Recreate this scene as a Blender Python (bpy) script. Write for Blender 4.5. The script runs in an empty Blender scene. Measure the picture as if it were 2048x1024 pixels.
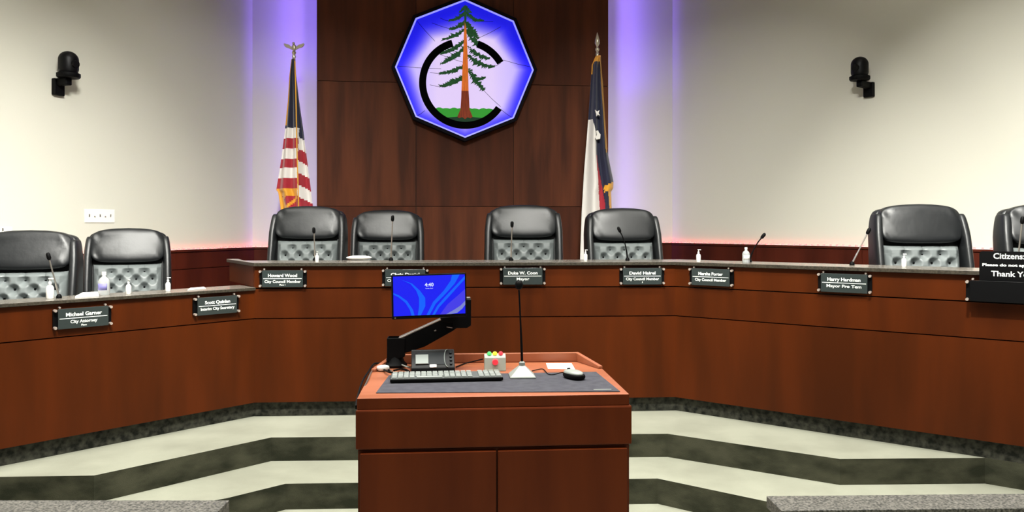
import bpy, bmesh, math, random
from mathutils import Vector, Matrix
random.seed(7)
C = bpy.context.scene.collection
PI = math.pi
# ------------------------------------------------------------------ camera, world, exposure
FPX = 1600.0                       # focal length in pixels of the 2048 wide frame
EYE = 1.65
HOR = 450.0                        # horizon row
cam = bpy.data.cameras.new('camera'); co = bpy.data.objects.new('camera', cam); C.objects.link(co)
cam.sensor_width = 36; cam.lens = FPX / 2048 * 36; cam.shift_y = (HOR - 512) / 2048
cam.clip_end = 60; cam.clip_start = 0.05
co.location = (0, 0, EYE); co.rotation_euler = (PI / 2, 0, 0)
sc = bpy.context.scene; sc.camera = co
sc.view_settings.view_transform = 'Standard'; sc.view_settings.look = 'None'
sc.view_settings.exposure = 0.08; sc.view_settings.gamma = 1; sc.view_settings.use_curve_mapping = False
w = bpy.data.worlds.new('world'); sc.world = w; w.use_nodes = True
w.node_tree.nodes['Background'].inputs[0].default_value = (0.80, 0.85, 0.82, 1)
w.node_tree.nodes['Background'].inputs[1].default_value = 0.17
CEIL = 4.75

def area(name, loc, target, size, energy, col=(1, 1, 1), spread=180, sizey=None):
    l = bpy.data.lights.new(name, 'AREA'); o = bpy.data.objects.new(name, l); C.objects.link(o)
    l.energy = energy; l.color = col; l.spread = math.radians(spread)
    l.shape = 'RECTANGLE'; l.size = size; l.size_y = sizey or size
    o.location = loc
    d = Vector(target) - Vector(loc)
    o.rotation_euler = d.to_track_quat('-Z', 'Y').to_euler()
    return o
WARM = (1.0, 0.985, 0.915)
PANEL_LIGHTS = []                   # recessed ceiling troffers: (x, y, energy, spread)
for x, y, e, s in ((-1.9, 2.6, 46, 120), (0.0, 2.6, 46, 120), (1.9, 2.6, 46, 120),
                   (-2.6, 4.5, 42, 115), (0.0, 4.3, 42, 115), (2.6, 4.5, 42, 115),
                   (-1.5, 0.2, 40, 140), (1.5, 0.2, 40, 140),
                   (-2.7, 6.6, 0, 100), (3.1, 6.6, 0, 100)):
    if e:
        area('troffer_light', (x, y, CEIL - 0.03), (x, y, 0), 1.1, e, WARM, s, 0.5)
    PANEL_LIGHTS.append((x, y))

for x, tx_, ty_, e in ((-1.2, -4.3, 6.2, 40), (-0.6, -2.6, 8.2, 38), (0.5, 1.8, 8.6, 42), (1.2, 4.6, 6.4, 56)):  # added unseen lamps, aimed to brighten the lower walls
    area('added_wall_beam', (x, 2.4, CEIL - 0.06), (tx_, ty_, 1.05 if abs(x) > 1 else 0.85), 0.30, e * 1.33, WARM, 52, 0.25)

# ------------------------------------------------------------------ materials
def lin(c):
    return tuple(((v / 255) / 12.92 if v / 255 <= 0.04045 else ((v / 255 + 0.055) / 1.055) ** 2.4) for v in c)
def mat(name, rgb, rough=0.5, metal=0.0, spec=0.5, emis=None, es=1.0, var=None, bump=None, coat=0, trans=0, alpha=None, sheen=0):
    """var = (rgb2, scale, stretch(x,y,z), detail); bump = (strength, scale)"""
    m = bpy.data.materials.new(name); m.use_nodes = True
    nt = m.node_tree; b = nt.nodes['Principled BSDF']
    b.inputs['Base Color'].default_value = (*lin(rgb), 1)
    b.inputs['Roughness'].default_value = rough; b.inputs['Metallic'].default_value = metal
    b.inputs['Specular IOR Level'].default_value = spec
    b.inputs['Coat Weight'].default_value = coat; b.inputs['Coat Roughness'].default_value = 0.15
    b.inputs['Transmission Weight'].default_value = trans
    b.inputs['Sheen Weight'].default_value = sheen
    if emis:
        b.inputs['Emission Color'].default_value = (*lin(emis), 1); b.inputs['Emission Strength'].default_value = es
    tc = nt.nodes.new('ShaderNodeTexCoord')
    if var:
        rgb2, scale, st, det = var
        mp = nt.nodes.new('ShaderNodeMapping'); mp.inputs['Scale'].default_value = st
        no = nt.nodes.new('ShaderNodeTexNoise'); no.inputs['Scale'].default_value = scale; no.inputs['Detail'].default_value = det
        rp = nt.nodes.new('ShaderNodeValToRGB')
        rp.color_ramp.elements[0].position = 0.35; rp.color_ramp.elements[0].color = (*lin(rgb2), 1)
        rp.color_ramp.elements[1].position = 0.65; rp.color_ramp.elements[1].color = (*lin(rgb), 1)
        nt.links.new(tc.outputs['Object'], mp.inputs[0]); nt.links.new(mp.outputs[0], no.inputs['Vector'])
        nt.links.new(no.outputs['Fac'], rp.inputs[0]); nt.links.new(rp.outputs[0], b.inputs['Base Color'])
    if bump:
        n2 = nt.nodes.new('ShaderNodeTexNoise'); n2.inputs['Scale'].default_value = bump[1]; n2.inputs['Detail'].default_value = 3
        bp = nt.nodes.new('ShaderNodeBump'); bp.inputs['Strength'].default_value = bump[0]; bp.inputs['Distance'].default_value = 0.01
        nt.links.new(tc.outputs['Object'], n2.inputs['Vector']); nt.links.new(n2.outputs['Fac'], bp.inputs['Height'])
        nt.links.new(bp.outputs[0], b.inputs['Normal'])
    return m
M = {}
M['wall'] = mat('painted_wall', (208, 206, 194), 0.85, spec=0.2, bump=(0.03, 90))
M['ceiling'] = mat('ceiling_tile', (205, 203, 195), 0.9)
M['carpet'] = mat('carpet', (176, 178, 160), 0.95, spec=0.1, var=((160, 161, 144), 3.0, (1, 1, 1), 6), bump=(0.25, 260), sheen=0.2)
M['riser'] = mat('shaded_riser_carpet', (82, 82, 68), 0.95, spec=0.05, var=((50, 52, 42), 5.0, (1, 1, 2), 5), bump=(0.25, 200))  # same carpet as the treads, with the risers' shade in its colour
M['wood'] = mat('cherry_wood', (87, 35, 4), 0.42, var=((69, 27, 2), 1.5, (3.2, 3.2, 0.45), 7), bump=(0.02, 60), spec=0.18)
M['wood2'] = mat('cherry_wood_tone', (83, 33, 3), 0.42, var=((66, 25, 2), 1.8, (3.5, 3.5, 0.45), 7), spec=0.18)
M['darkwood'] = mat('dark_veneer', (104, 56, 34), 0.6, var=((72, 38, 25), 2.4, (3.2, 3.2, 0.3), 8), spec=0.15)
M['darkwood2'] = mat('dark_veneer_tone', (94, 48, 28), 0.6, var=((70, 36, 23), 2.4, (2.8, 2.8, 0.3), 8), spec=0.15)
M['wainscot'] = mat('wainscot_veneer', (74, 27, 15), 0.45, var=((54, 18, 9), 1.6, (2.5, 2.5, 0.35), 7), spec=0.15)
M['podium'] = mat('lectern_veneer', (94, 38, 8), 0.4, var=((78, 28, 4), 1.8, (4, 4, 0.5), 6), spec=0.15)
M['podtop'] = mat('lectern_veneer_lit', (164, 98, 68), 0.42, var=((148, 84, 52), 2.0, (1, 6, 4), 5), spec=0.5)  # lectern veneer made paler, gloss and overhead light put into the colour
M['gap'] = mat('shadow_gap_core', (28, 12, 8), 0.8)
M['granite'] = mat('dark_granite', (74, 74, 66), 0.5, var=((26, 28, 25), 28, (1, 1, 1), 5), spec=0.15)
M['granite_top'] = mat('granite_top_lit', (150, 142, 132), 0.22, var=((70, 66, 60), 110, (1, 1, 1), 3), spec=0.6)  # counter granite with the light on its top put into the colour
M['granite_edge_shaded'] = mat('granite_edge_shaded', (72, 66, 56), 0.4, var=((42, 38, 32), 90, (1, 1, 1), 3))  # same counter granite, darkened for the shade on its edge
M['leather'] = mat('black_leather', (20, 22, 24), 0.43, spec=0.5, bump=(0.10, 22))
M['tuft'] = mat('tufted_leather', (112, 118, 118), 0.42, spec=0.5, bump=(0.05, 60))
M['button'] = mat('button_pit_shade', (8, 9, 10), 0.7, spec=0.15)
M['black'] = mat('black_plastic', (3, 3, 4), 0.6, spec=0.12)
M['blackgloss'] = mat('black_gloss', (4, 4, 6), 0.45, spec=0.2)
M['metal'] = mat('brushed_metal', (190, 185, 178), 0.3, 0.9)
M['chrome'] = mat('chrome_standoff', (225, 210, 200), 0.3, 0.6)
M['plate'] = mat('nameplate_face', (50, 58, 58), 0.25, spec=0.6)
M['white'] = mat('white_plastic', (235, 235, 230), 0.4)
M['paper'] = mat('paper', (245, 243, 238), 0.8)
M['lettering'] = mat('white_lettering', (240, 244, 240), 0.5, emis=None)
M['clear'] = mat('clear_plastic', (225, 230, 230), 0.15, trans=0.55)
M['label'] = mat('bottle_label', (120, 116, 175), 0.6)
M['labelred'] = mat('bottle_label_red', (190, 90, 100), 0.6)
M['gold'] = mat('gold_fringe', (226, 160, 30), 0.6, sheen=0.3)
M['cord'] = mat('gold_cord', (150, 110, 55), 0.6)
M['brass'] = mat('finial_metal', (200, 190, 170), 0.3, 0.8)
M['navy'] = mat('navy_cloth', (13, 18, 52), 0.7, sheen=0.3)
M['red'] = mat('red_cloth', (165, 24, 44), 0.7, sheen=0.3)
M['fwhite'] = mat('white_cloth', (232, 228, 224), 0.7, sheen=0.2)
M['mat'] = mat('desk_mat', (70, 70, 78), 0.7, var=((58, 58, 66), 30, (1, 1, 1), 3), spec=0.4)
M['key'] = mat('keycap', (158, 164, 160), 0.5)
M['kbd'] = mat('keyboard_body', (90, 94, 92), 0.5)
M['silver'] = mat('silver_paint', (158, 164, 158), 0.4, 0.1)
M['boxgrey'] = mat('grey_enclosure', (158, 166, 156), 0.6)
M['screen'] = mat('screen_blue', (2, 2, 20), 0.5, emis=(4, 14, 236), es=1.0)
M['ribbon'] = mat('screen_ribbon', (2, 2, 20), 0.3, emis=(8, 96, 250), es=1.0)
M['ribbon2'] = mat('screen_ribbon_violet', (2, 2, 20), 0.3, emis=(66, 58, 225), es=1.0)
M['ribbon3'] = mat('screen_ribbon_grey', (2, 2, 20), 0.3, emis=(120, 130, 200), es=1.0)
M['scrtext'] = mat('screen_text', (2, 2, 2), 0.3, emis=(225, 235, 255), es=1.0)
M['ledred'] = mat('led_red', (255, 60, 60), 0.4, emis=(255, 50, 50), es=12.0)
M['lampred'] = mat('lamp_red', (230, 60, 70), 0.4, emis=(240, 60, 80), es=0.6)
M['lampyel'] = mat('lamp_yellow', (235, 225, 60), 0.4, emis=(235, 225, 60), es=0.6)
M['lampgrn'] = mat('lamp_green', (80, 200, 110), 0.4, emis=(80, 200, 110), es=0.6)
M['violet'] = mat('violet_led', (120, 80, 255), 0.4, emis=(110, 80, 255), es=3.0)
M['sealframe'] = mat('seal_frame', (8, 6, 18), 0.6, spec=0.1)
M['sealline'] = mat('seal_edge_tube', (150, 150, 255), 0.4, emis=(140, 140, 255), es=1.0)
M['ink'] = mat('seal_black', (3, 3, 5), 0.8, spec=0.05)
M['bark'] = mat('seal_bark', (200, 100, 40), 0.7, emis=(222, 112, 40), es=0.7, var=((90, 38, 22), 14, (6, 6, 0.6), 4))
M['barkdark'] = mat('seal_bark_dark', (130, 52, 28), 0.7, emis=(140, 56, 30), es=0.5, var=((60, 24, 16), 14, (6, 6, 0.6), 4))
M['needle'] = mat('seal_foliage', (40, 92, 52), 0.7, emis=(36, 92, 48), es=0.35, var=((28, 40, 32), 30, (1, 1, 1), 3))
M['grass'] = mat('seal_grass', (50, 150, 50), 0.7, emis=(50, 160, 50), es=0.5)
M['grassdark'] = mat('seal_grass_dark', (18, 66, 40), 0.7, emis=(14, 60, 36), es=0.3)
M['troffer'] = mat('troffer_diffuser', (250, 250, 245), 0.6, emis=(255, 250, 235), es=2.0)

# ------------------------------------------------------------------ mesh helpers
def link(name, bm, m, parent=None, smooth=False, bevel=0, mats=None):
    me = bpy.data.meshes.new(name); bm.normal_update(); bm.to_mesh(me); bm.free()
    o = bpy.data.objects.new(name, me); C.objects.link(o)
    for k in (mats or [m]): me.materials.append(k)
    if smooth:
        for p in me.polygons: p.use_smooth = True
        try: me.set_sharp_from_angle(angle=math.radians(42))
        except Exception: pass
    if bevel:
        b = o.modifiers.new('bevel', 'BEVEL'); b.width = bevel; b.segments = 2; b.limit_method = 'ANGLE'
    if parent: o.parent = parent
    return o
def tag(o, label=None, cat=None, group=None, kind=None):
    if label: o['label'] = label
    if cat: o['category'] = cat
    if group: o['group'] = group
    if kind: o['kind'] = kind
    return o
def empty(name, loc, rz=0, label=None, cat=None, group=None):
    o = bpy.data.objects.new(name, None); C.objects.link(o); o.empty_display_size = 0.1
    o.location = loc; o.rotation_euler = (0, 0, rz)
    return tag(o, label, cat, group)
def copy_tree(o, parent=None):
    c = o.copy(); C.objects.link(c); c.parent = parent
    for ch in list(o.children): copy_tree(ch, c)
    return c
def box(bm, c, s, rot=None):
    vs = []
    for dx in (-.5, .5):
        for dy in (-.5, .5):
            for dz in (-.5, .5):
                v = Vector((dx * s[0], dy * s[1], dz * s[2]))
                if rot: v = rot @ v
                vs.append(bm.verts.new(v + Vector(c)))
    for f in ((0, 1, 3, 2), (4, 6, 7, 5), (0, 4, 5, 1), (2, 3, 7, 6), (0, 2, 6, 4), (1, 5, 7, 3)):
        bm.faces.new([vs[i] for i in f])
    return bm
def BX(c, s, rot=None): return box(bmesh.new(), c, s, rot)
def prism(bm, poly, z0, z1):
    """plan polygon extruded in z"""
    a = [bm.verts.new((p[0], p[1], z0)) for p in poly]; b = [bm.verts.new((p[0], p[1], z1)) for p in poly]
    n = len(poly)
    bm.faces.new(a[::-1]); bm.faces.new(b)
    for i in range(n): bm.faces.new((a[i], a[(i + 1) % n], b[(i + 1) % n], b[i]))
    bmesh.ops.recalc_face_normals(bm, faces=bm.faces)
    return bm
def prism_y(bm, poly, y0, y1, mi=0):
    """XZ polygon extruded in y"""
    a = [bm.verts.new((p[0], y0, p[1])) for p in poly]; b = [bm.verts.new((p[0], y1, p[1])) for p in poly]
    n = len(poly); fs = [bm.faces.new(a), bm.faces.new(b[::-1])]
    for i in range(n): fs.append(bm.faces.new((a[i], b[i], b[(i + 1) % n], a[(i + 1) % n])))
    for f in fs: f.material_index = mi
    bmesh.ops.recalc_face_normals(bm, faces=fs)
    return bm
def tube(bm, pts, r, n=8, cap=True):
    pts = [Vector(p) for p in pts]
    rs = r if isinstance(r, (list, tuple)) else [r] * len(pts)
    rings = []; up = Vector((0, 0, 1))
    for i, p in enumerate(pts):
        t = (pts[min(i + 1, len(pts) - 1)] - pts[max(i - 1, 0)]).normalized()
        a = t.cross(up)
        if a.length < 1e-3: a = t.cross(Vector((1, 0, 0)))
        a.normalize(); b = a.cross(t)
        rings.append([bm.verts.new(p + rs[i] * (math.cos(2 * PI * k / n) * a + math.sin(2 * PI * k / n) * b)) for k in range(n)])
    for i in range(len(rings) - 1):
        for k in range(n):
            bm.faces.new((rings[i][k], rings[i][(k + 1) % n], rings[i + 1][(k + 1) % n], rings[i + 1][k]))
    if cap: bm.faces.new(rings[0][::-1]); bm.faces.new(rings[-1])
    bmesh.ops.recalc_face_normals(bm, faces=bm.faces)
    return bm
def lathe(bm, prof, c=(0, 0, 0), n=20):
    """prof = [(r, z)]"""
    rings = []
    for r, z in prof:
        rings.append([bm.verts.new((c[0] + r * math.cos(2 * PI * k / n), c[1] + r * math.sin(2 * PI * k / n), c[2] + z)) for k in range(n)])
    for i in range(len(rings) - 1):
        for k in range(n):
            bm.faces.new((rings[i][k], rings[i][(k + 1) % n], rings[i + 1][(k + 1) % n], rings[i + 1][k]))
    bm.faces.new(rings[0][::-1]); bm.faces.new(rings[-1])
    return bm
def sup(bm, c, s, e1=0.4, e2=0.4, nu=28, nv=16, fn=None):
    """superellipsoid cushion, s = full sizes"""
    sp = lambda v, e: math.copysign(abs(v) ** e, v)
    rows = []
    for j in range(1, nv):
        ph = -PI / 2 + PI * j / nv; row = []
        for i in range(nu):
            th = 2 * PI * i / nu
            v = Vector((s[0] / 2 * sp(math.cos(ph), e1) * sp(math.cos(th), e2),
                        s[1] / 2 * sp(math.cos(ph), e1) * sp(math.sin(th), e2), s[2] / 2 * sp(math.sin(ph), e1)))
            if fn: v = fn(v)
            row.append(bm.verts.new(v + Vector(c)))
        rows.append(row)
    for j in range(len(rows) - 1):
        for i in range(nu):
            bm.faces.new((rows[j][i], rows[j][(i + 1) % nu], rows[j + 1][(i + 1) % nu], rows[j + 1][i]))
    bm.faces.new(rows[0][::-1]); bm.faces.new(rows[-1])
    return bm
_tc = {}
def text_mesh(name, s, size, m, parent, loc, bold=0.0, width=None, depth=0.0008):
    """lettering standing in the local XZ plane, reading towards -Y"""
    cu = bpy.data.curves.new(name, 'FONT'); cu.body = s; cu.size = size; cu.align_x = 'CENTER'; cu.align_y = 'CENTER'
    cu.offset = bold; cu.extrude = depth; cu.resolution_u = 3
    t = bpy.data.objects.new(name, cu); C.objects.link(t)
    bpy.context.view_layer.update()
    me = bpy.data.meshes.new_from_object(t.evaluated_get(bpy.context.evaluated_depsgraph_get()))
    bpy.data.objects.remove(t)
    xs = [v.co.x for v in me.vertices]; wd = max(xs) - min(xs)
    k = width / wd if width else 1
    for v in me.vertices: v.co = Vector((v.co.x * k, -v.co.z, v.co.y))
    me.materials.clear(); me.materials.append(m)
    o = bpy.data.objects.new(name, me); C.objects.link(o); o.parent = parent; o.location = loc
    return o

# ------------------------------------------------------------------ survey of the room (metres, camera foot at the origin)
def G(px, py, z):
    D = (EYE - z) * FPX / (py - HOR); return Vector(((px - 1024) / FPX * D, D, z))
def W(px, py, D): return Vector(((px - 1024) / FPX * D, D, EYE - (py - HOR) / FPX * D))
def on_line(px, p, q):
    """point of plan line p-q seen in column px"""
    k = (px - 1024) / FPX; dx = q[0] - p[0]; dy = q[1] - p[1]
    t = (k * p[1] - p[0]) / (dx - k * dy)
    return Vector((p[0] + t * dx, p[1] + t * dy))
def offset(pts, d):
    """offset an open plan polyline to its left by d, mitred"""
    out = []
    for i, p in enumerate(pts):
        p = Vector(p)
        ns = []
        if i > 0: t = (p - Vector(pts[i - 1])).normalized(); ns.append(Vector((-t.y, t.x)))
        if i < len(pts) - 1: t = (Vector(pts[i + 1]) - p).normalized(); ns.append(Vector((-t.y, t.x)))
        n = sum(ns, Vector((0, 0))).normalized()
        out.append(p + n * (d / n.dot(ns[0])))
    return out
CL = Vector((-1.8025, 5.60)); CR = Vector((1.178, 5.78))
DL = Vector((-1.036, -1.165)); DR = Vector((1.687, -1.29))
A_ = CL + 2.1 * DL; E_ = CR + 1.9 * DR
FRONT = [A_, CL, CR, E_]
Z2, Z1 = 0.30, 0.15
ZK = 0.407; ZS2 = 0.995; ZS1 = 1.207; ZT = 1.386; ZTL = 1.214
TIER_B = Vector((-2.19, 6.2))       # back end of the raised tier
ROOM_ROT = math.atan2(CR.y - CL.y, CR.x - CL.x)

# walls
PL = Vector(((633 - 1024) / FPX * 8.70, 8.70)); PR = Vector(((1217 - 1024) / FPX * 9.05, 9.05))   # front edges of the wood feature wall
pt = (PR - PL).normalized(); pn = Vector((-pt.y, pt.x))
WLa = PL + pn * 0.36; WRa = PR + pn * 0.36
WLb = Vector(((153 - 1024) / FPX * 6.75, 6.75)); WRb = Vector(((1997 - 1024) / FPX * 6.70, 6.70))
# flat part of the back wall runs a little past the feature wall, then the side walls angle in
BL = on_line(505, WLa, WRa); BR = on_line(1345, WLa, WRa)
WLb = Vector(((153 - 1024) / FPX * 6.9, 6.9)); WRb = Vector(((1997 - 1024) / FPX * 6.8, 6.8))
dl = (WLb - BL).normalized(); dr = (WRb - BR).normalized()
WLc = BL + dl * 7.0; WRc = BR + dr * 7.0
def wall_seg(name, p, q, z0, z1, th=0.12, m='wall'):
    p = Vector(p); q = Vector(q)
    t = (q - p).normalized(); n = Vector((-t.y, t.x))
    bm = bmesh.new(); prism(bm, [p, q, q + n * th, p + n * th], z0, z1)
    return tag(link(name, bm, M[m]), kind='structure')
wall_seg('wall_back', BL, BR, 0, CEIL)
wall_seg('wall_left', WLc, BL, 0, CEIL)
wall_seg('wall_right', BR, WRc, 0, CEIL)
wall_seg('wall_side_left', (-7.2, -3.0), WLc, 0, CEIL)
wall_seg('wall_side_right', WRc, (7.6, -3.0), 0, CEIL)
tag(link('floor', BX((0.2, 4, -0.05), (16, 14.4, 0.1)), M['carpet']), kind='structure')
tag(link('ceiling', BX((0.2, 4, CEIL + 0.05), (16, 14.4, 0.1)), M['ceiling']), kind='structure')
for (x, y) in PANEL_LIGHTS:
    t = empty('ceiling_light', (x, y, CEIL), 0, 'rectangular troffer recessed in the ceiling above the council chamber', 'ceiling light', 'ceiling troffers')
    bm = bmesh.new()
    for dx, dy, sx, sy in ((-.62, 0, .04, .68), (.62, 0, .04, .68), (0, -.32, 1.2, .04), (0, .32, 1.2, .04)): box(bm, (dx, dy, -0.02), (sx, sy, 0.04))
    link('frame', bm, M['white'], t)
    link('diffuser', BX((0, 0, -0.005), (1.2, 0.6, 0.01)), M['troffer'], t)

# stepped platforms --------------------------------------------------
def isect(p, d, y):                 # point on line at depth y
    t = (y - p.y) / d.y; return Vector((p.x + d.x * t, y))
kick = offset(FRONT, 0.045)
kl = isect(kick[1], kick[0] - kick[1], 4.275); kr = isect(kick[2], kick[3] - kick[2], 4.64)
L2 = [kick[0], kl, G(188, 951, Z2).xy, G(542, 875, Z2).xy, G(1335, 867.5, Z2).xy, G(1680, 918, Z2).xy, kr, kick[3]]
L1 = [Vector((-4.9, 3.35)), Vector((-3.2, 3.3)), G(455, 996, Z1).xy, G(571, 967.5, Z1).xy, G(1315, 957, Z1).xy, G(1534, 1003, Z1).xy, Vector((2.05, 3.8)), Vector((5.2, 3.8))]
def platform(name, front, z0, z1, back):
    poly = front + back
    bm = bmesh.new(); prism(bm, poly, z0, z1)
    for f in bm.faces: f.material_index = 0 if f.normal.z > 0.5 else 1
    o = link(name, bm, None, mats=[M['carpet'], M['riser']])
    return tag(o, kind='structure')
platform('floor_step_lower', L1, 0.0, Z1, [Vector((5.2, 10)), Vector((-5.2, 10))])
platform('floor_step_upper', L2, Z1, Z2, [Vector((E_.x + .5, 10)), Vector((-5.0, 10))])
in_ = offset(FRONT, 0.16)
sepn = (TIER_B - CL).normalized()
far = CL + sepn * 4.2
platform('floor_platform_center', [in_[1] + Vector((0.12, 0.02)), in_[2], in_[3]], Z2, 0.60, [Vector((in_[3].x + 1.5, 10)), Vector((far.x + 0.12, 10))])
platform('floor_platform_left', [in_[0], in_[1] - Vector((0.05, 0.02))], Z2, 0.45, [far - Vector((0.05, 0)), Vector((-6.2, 9.6)), Vector((-6.2, 3.2))])

# ------------------------------------------------------------------ council dais
fr = {k: offset(FRONT, k) for k in (-0.03, 0.0, 0.022, 0.045, 0.06, 0.062, 0.12, 0.22, 0.36, 0.45)}
def strip(i, a, b, z0, z1, trim=(0, 0)):
    pa, qa, pb, qb = fr[a][i], fr[a][i + 1], fr[b][i], fr[b][i + 1]
    bm = bmesh.new(); prism(bm, [pa, qa, qb, pb], z0, z1); return bm
def localise(o, root):
    o.parent = root; o.matrix_parent_inverse = Matrix.Translation(-Vector(root.location)); return o
def dais(i, label, tall):
    c = (FRONT[i] + FRONT[i + 1]) / 2
    r = empty('council_dais', (c.x, c.y, Z2), 0, label, 'council desk', 'sections of the wooden council dais')
    P = lambda *a, **k: localise(link(*a, **k), r)
    P('kick_plate', strip(i, 0.045, 0.06, Z2 + 0.001, ZK), M['granite'])
    P('core', strip(i, 0.062, 0.12, Z2 + 0.001, 1.17), M['gap'])
    P('lower_panel', strip(i, 0.0, 0.06, ZK, ZS2 - 0.004), M['wood'])
    P('middle_panel', strip(i, 0.0, 0.06, ZS2 + 0.003, (ZS1 - 0.005) if tall else ZTL - 0.023), M['wood2'])
    if tall:
        P('upper_panel', strip(i, 0.0, 0.12, ZS1 + 0.003, ZT - 0.027), M['wood'])
    zt = (ZT if tall else ZTL) - 0.16
    P('desktop', strip(i, 0.12, 0.45, zt - 0.03, zt), M['wood2'])
    return r
d0 = dais(0, 'lower reddish wood council desk section angled along the left side', False)
d1 = dais(1, 'tall straight centre section of the wooden council dais behind the lectern', True)
d2 = dais(2, 'long tall wooden council desk section angled along the right side', True)
def stone(bm):
    bm.normal_update()
    for f in bm.faces: f.material_index = 0 if f.normal.z > 0.5 else 1
    return bm
# end panel of the raised tier
sp = (TIER_B - CL); sn = Vector((-sp.y, sp.x)).normalized()
bm = bmesh.new(); pA = CL + sp * 0.03; prism(bm, [pA, TIER_B, TIER_B - sn * 0.04, pA - sn * 0.04], ZTL + 0.003, ZT - 0.027)
localise(link('end_panel', bm, M['wood']), d1)
bm = bmesh.new(); prism(bm, [fr[-0.03][1] + Vector((-.012, 0)), fr[-0.03][2], fr[-0.03][3], fr[0.36][3], fr[0.36][2], fr[0.36][1] + Vector((-0.02, 0.0)), TIER_B + Vector((0.05, 0.05)), TIER_B + Vector((-0.03, 0.02))], ZT - 0.024, ZT)
tag(link('countertop', stone(bm), None, mats=[M['granite_top'], M['granite_edge_shaded']], bevel=0.002), 'speckled granite counter running over the centre and right of the dais', 'countertop')
bm = bmesh.new(); prism(bm, [fr[-0.03][0], fr[-0.03][1] + Vector((-0.0, 0.012)), fr[0.22][1] + Vector((-0.07, 0.0)), fr[0.22][0]], ZTL - 0.020, ZTL)
tag(link('countertop', stone(bm), None, mats=[M['granite_top'], M['granite_edge_shaded']], bevel=0.002), 'lower granite counter over the left section of the dais', 'countertop')

# ------------------------------------------------------------------ wood feature wall with boards
fw = empty('feature_wall', (*((PL + PR) / 2), 0.60), 0, 'tall dark wood panelled feature wall behind the middle seats', 'wall panel')
def seg2(p, q, d0, d1, z0, z1):
    t = (q - p).normalized(); n = Vector((-t.y, t.x)); bm = bmesh.new()
    prism(bm, [p + n * d0, q + n * d0, q + n * d1, p + n * d1], z0, z1); return bm
zrow = [0.60, W(925, 413, 8.87).z, W(925, 167, 8.87).z, CEIL - 0.01]
xc = [633, 832, 1027, 1217]
pts = [on_line(x, PL, PR) for x in xc]
for j in range(3):
    for i in range(3):
        a = pts[i] + pt * 0.003; b = pts[i + 1] - pt * 0.003
        localise(link('board', seg2(a, b, 0, 0.02, zrow[j] + 0.003, zrow[j + 1] - 0.003), M['darkwood' if (i + j) % 2 else 'darkwood2']), fw)
localise(link('backing', seg2(PL + pt * 0.004, PR - pt * 0.004, 0.02, 0.10, 0.60, CEIL - 0.01), M['gap']), fw)
# violet LED strips behind its two edges: real strip lights
for p, q, nm in ((PL, WLa, 'left'), (PR, WRa, 'right')):
    s = -1 if nm == 'left' else 1
    c = p - pt * s * 0.03 + pn * 0.125
    bm = BX((0, 0, 0), (0.012, 0.012, CEIL - 0.75))
    o = link('led_strip', bm, M['violet']); o.location = (c.x, c.y, (CEIL + 0.65) / 2); o.rotation_euler = (0, 0, ROOM_ROT)
    tag(o, 'violet led strip behind the %s edge of the wood feature wall' % nm, 'led strip')
    e = p - pt * s * 0.01 + pn * 0.12
    tg = p + pt * s * 0.20 + pn * 0.36
    area('violet_strip_light', (e.x, e.y, 2.9), (tg.x, tg.y, 2.9), 0.03, 2.0, (0.38, 0.22, 1.0), 130, 3.4)
    to = p + pt * s * 0.40 + pn * 0.36
    area('violet_strip_light', (e.x, e.y, 2.9), (to.x, to.y, 2.9), 0.03, 3.0, (0.36, 0.20, 1.0), 54, 3.4)
    area('violet_strip_light', (e.x, e.y, 4.0), (to.x, to.y, 4.0), 0.03, 2.2, (0.12, 0.05, 1.0), 54, 1.5)
    area('violet_strip_light', (e.x, e.y, 4.0), (tg.x, tg.y, 4.0), 0.03, 1.3, (0.12, 0.05, 1.0), 130, 1.3)

# ------------------------------------------------------------------ octagon seal
sd = 8.87; sz = W(929, 141, sd).z
sxy = on_line(929, PL, PR)
seal = empty('wall_seal', (sxy.x, sxy.y, sz), math.atan2(pt.y, pt.x), 'illuminated octagonal seal with redwood tree inside a black letter C on the wood wall', 'wall sign')
K = FPX / sd
def S(px, py): return ((px - 929) / K, -(py - 141) / K)
def octa(r): return [(r * math.cos(PI / 2 + k * PI / 4), r * math.sin(PI / 2 + k * PI / 4)) for k in range(8)]
def ring_y(bm, po, pi_, y0, y1):
    n = len(po); V = lambda p, y: bm.verts.new((p[0], y, p[1]))
    of = [V(p, y0) for p in po]; ob = [V(p, y1) for p in po]; i_f = [V(p, y0) for p in pi_]; ib = [V(p, y1) for p in pi_]
    for k in range(n):
        j = (k + 1) % n
        bm.faces.new((of[k], of[j], i_f[j], i_f[k])); bm.faces.new((of[j], of[k], ob[k], ob[j]))
        bm.faces.new((i_f[k], i_f[j], ib[j], ib[k])); bm.faces.new((ob[k], ib[k], ib[j], ob[j]))
    bmesh.ops.recalc_face_normals(bm, faces=bm.faces); return bm
RO = 137 / K
link('frame', ring_y(bmesh.new(), octa(RO + 0.038), octa(RO), -0.13, -0.002), M['sealframe'], seal)
link('edge_tube', ring_y(bmesh.new(), octa(RO), octa(RO - 0.018), -0.118, -0.106), M['sealline'], seal)
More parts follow.
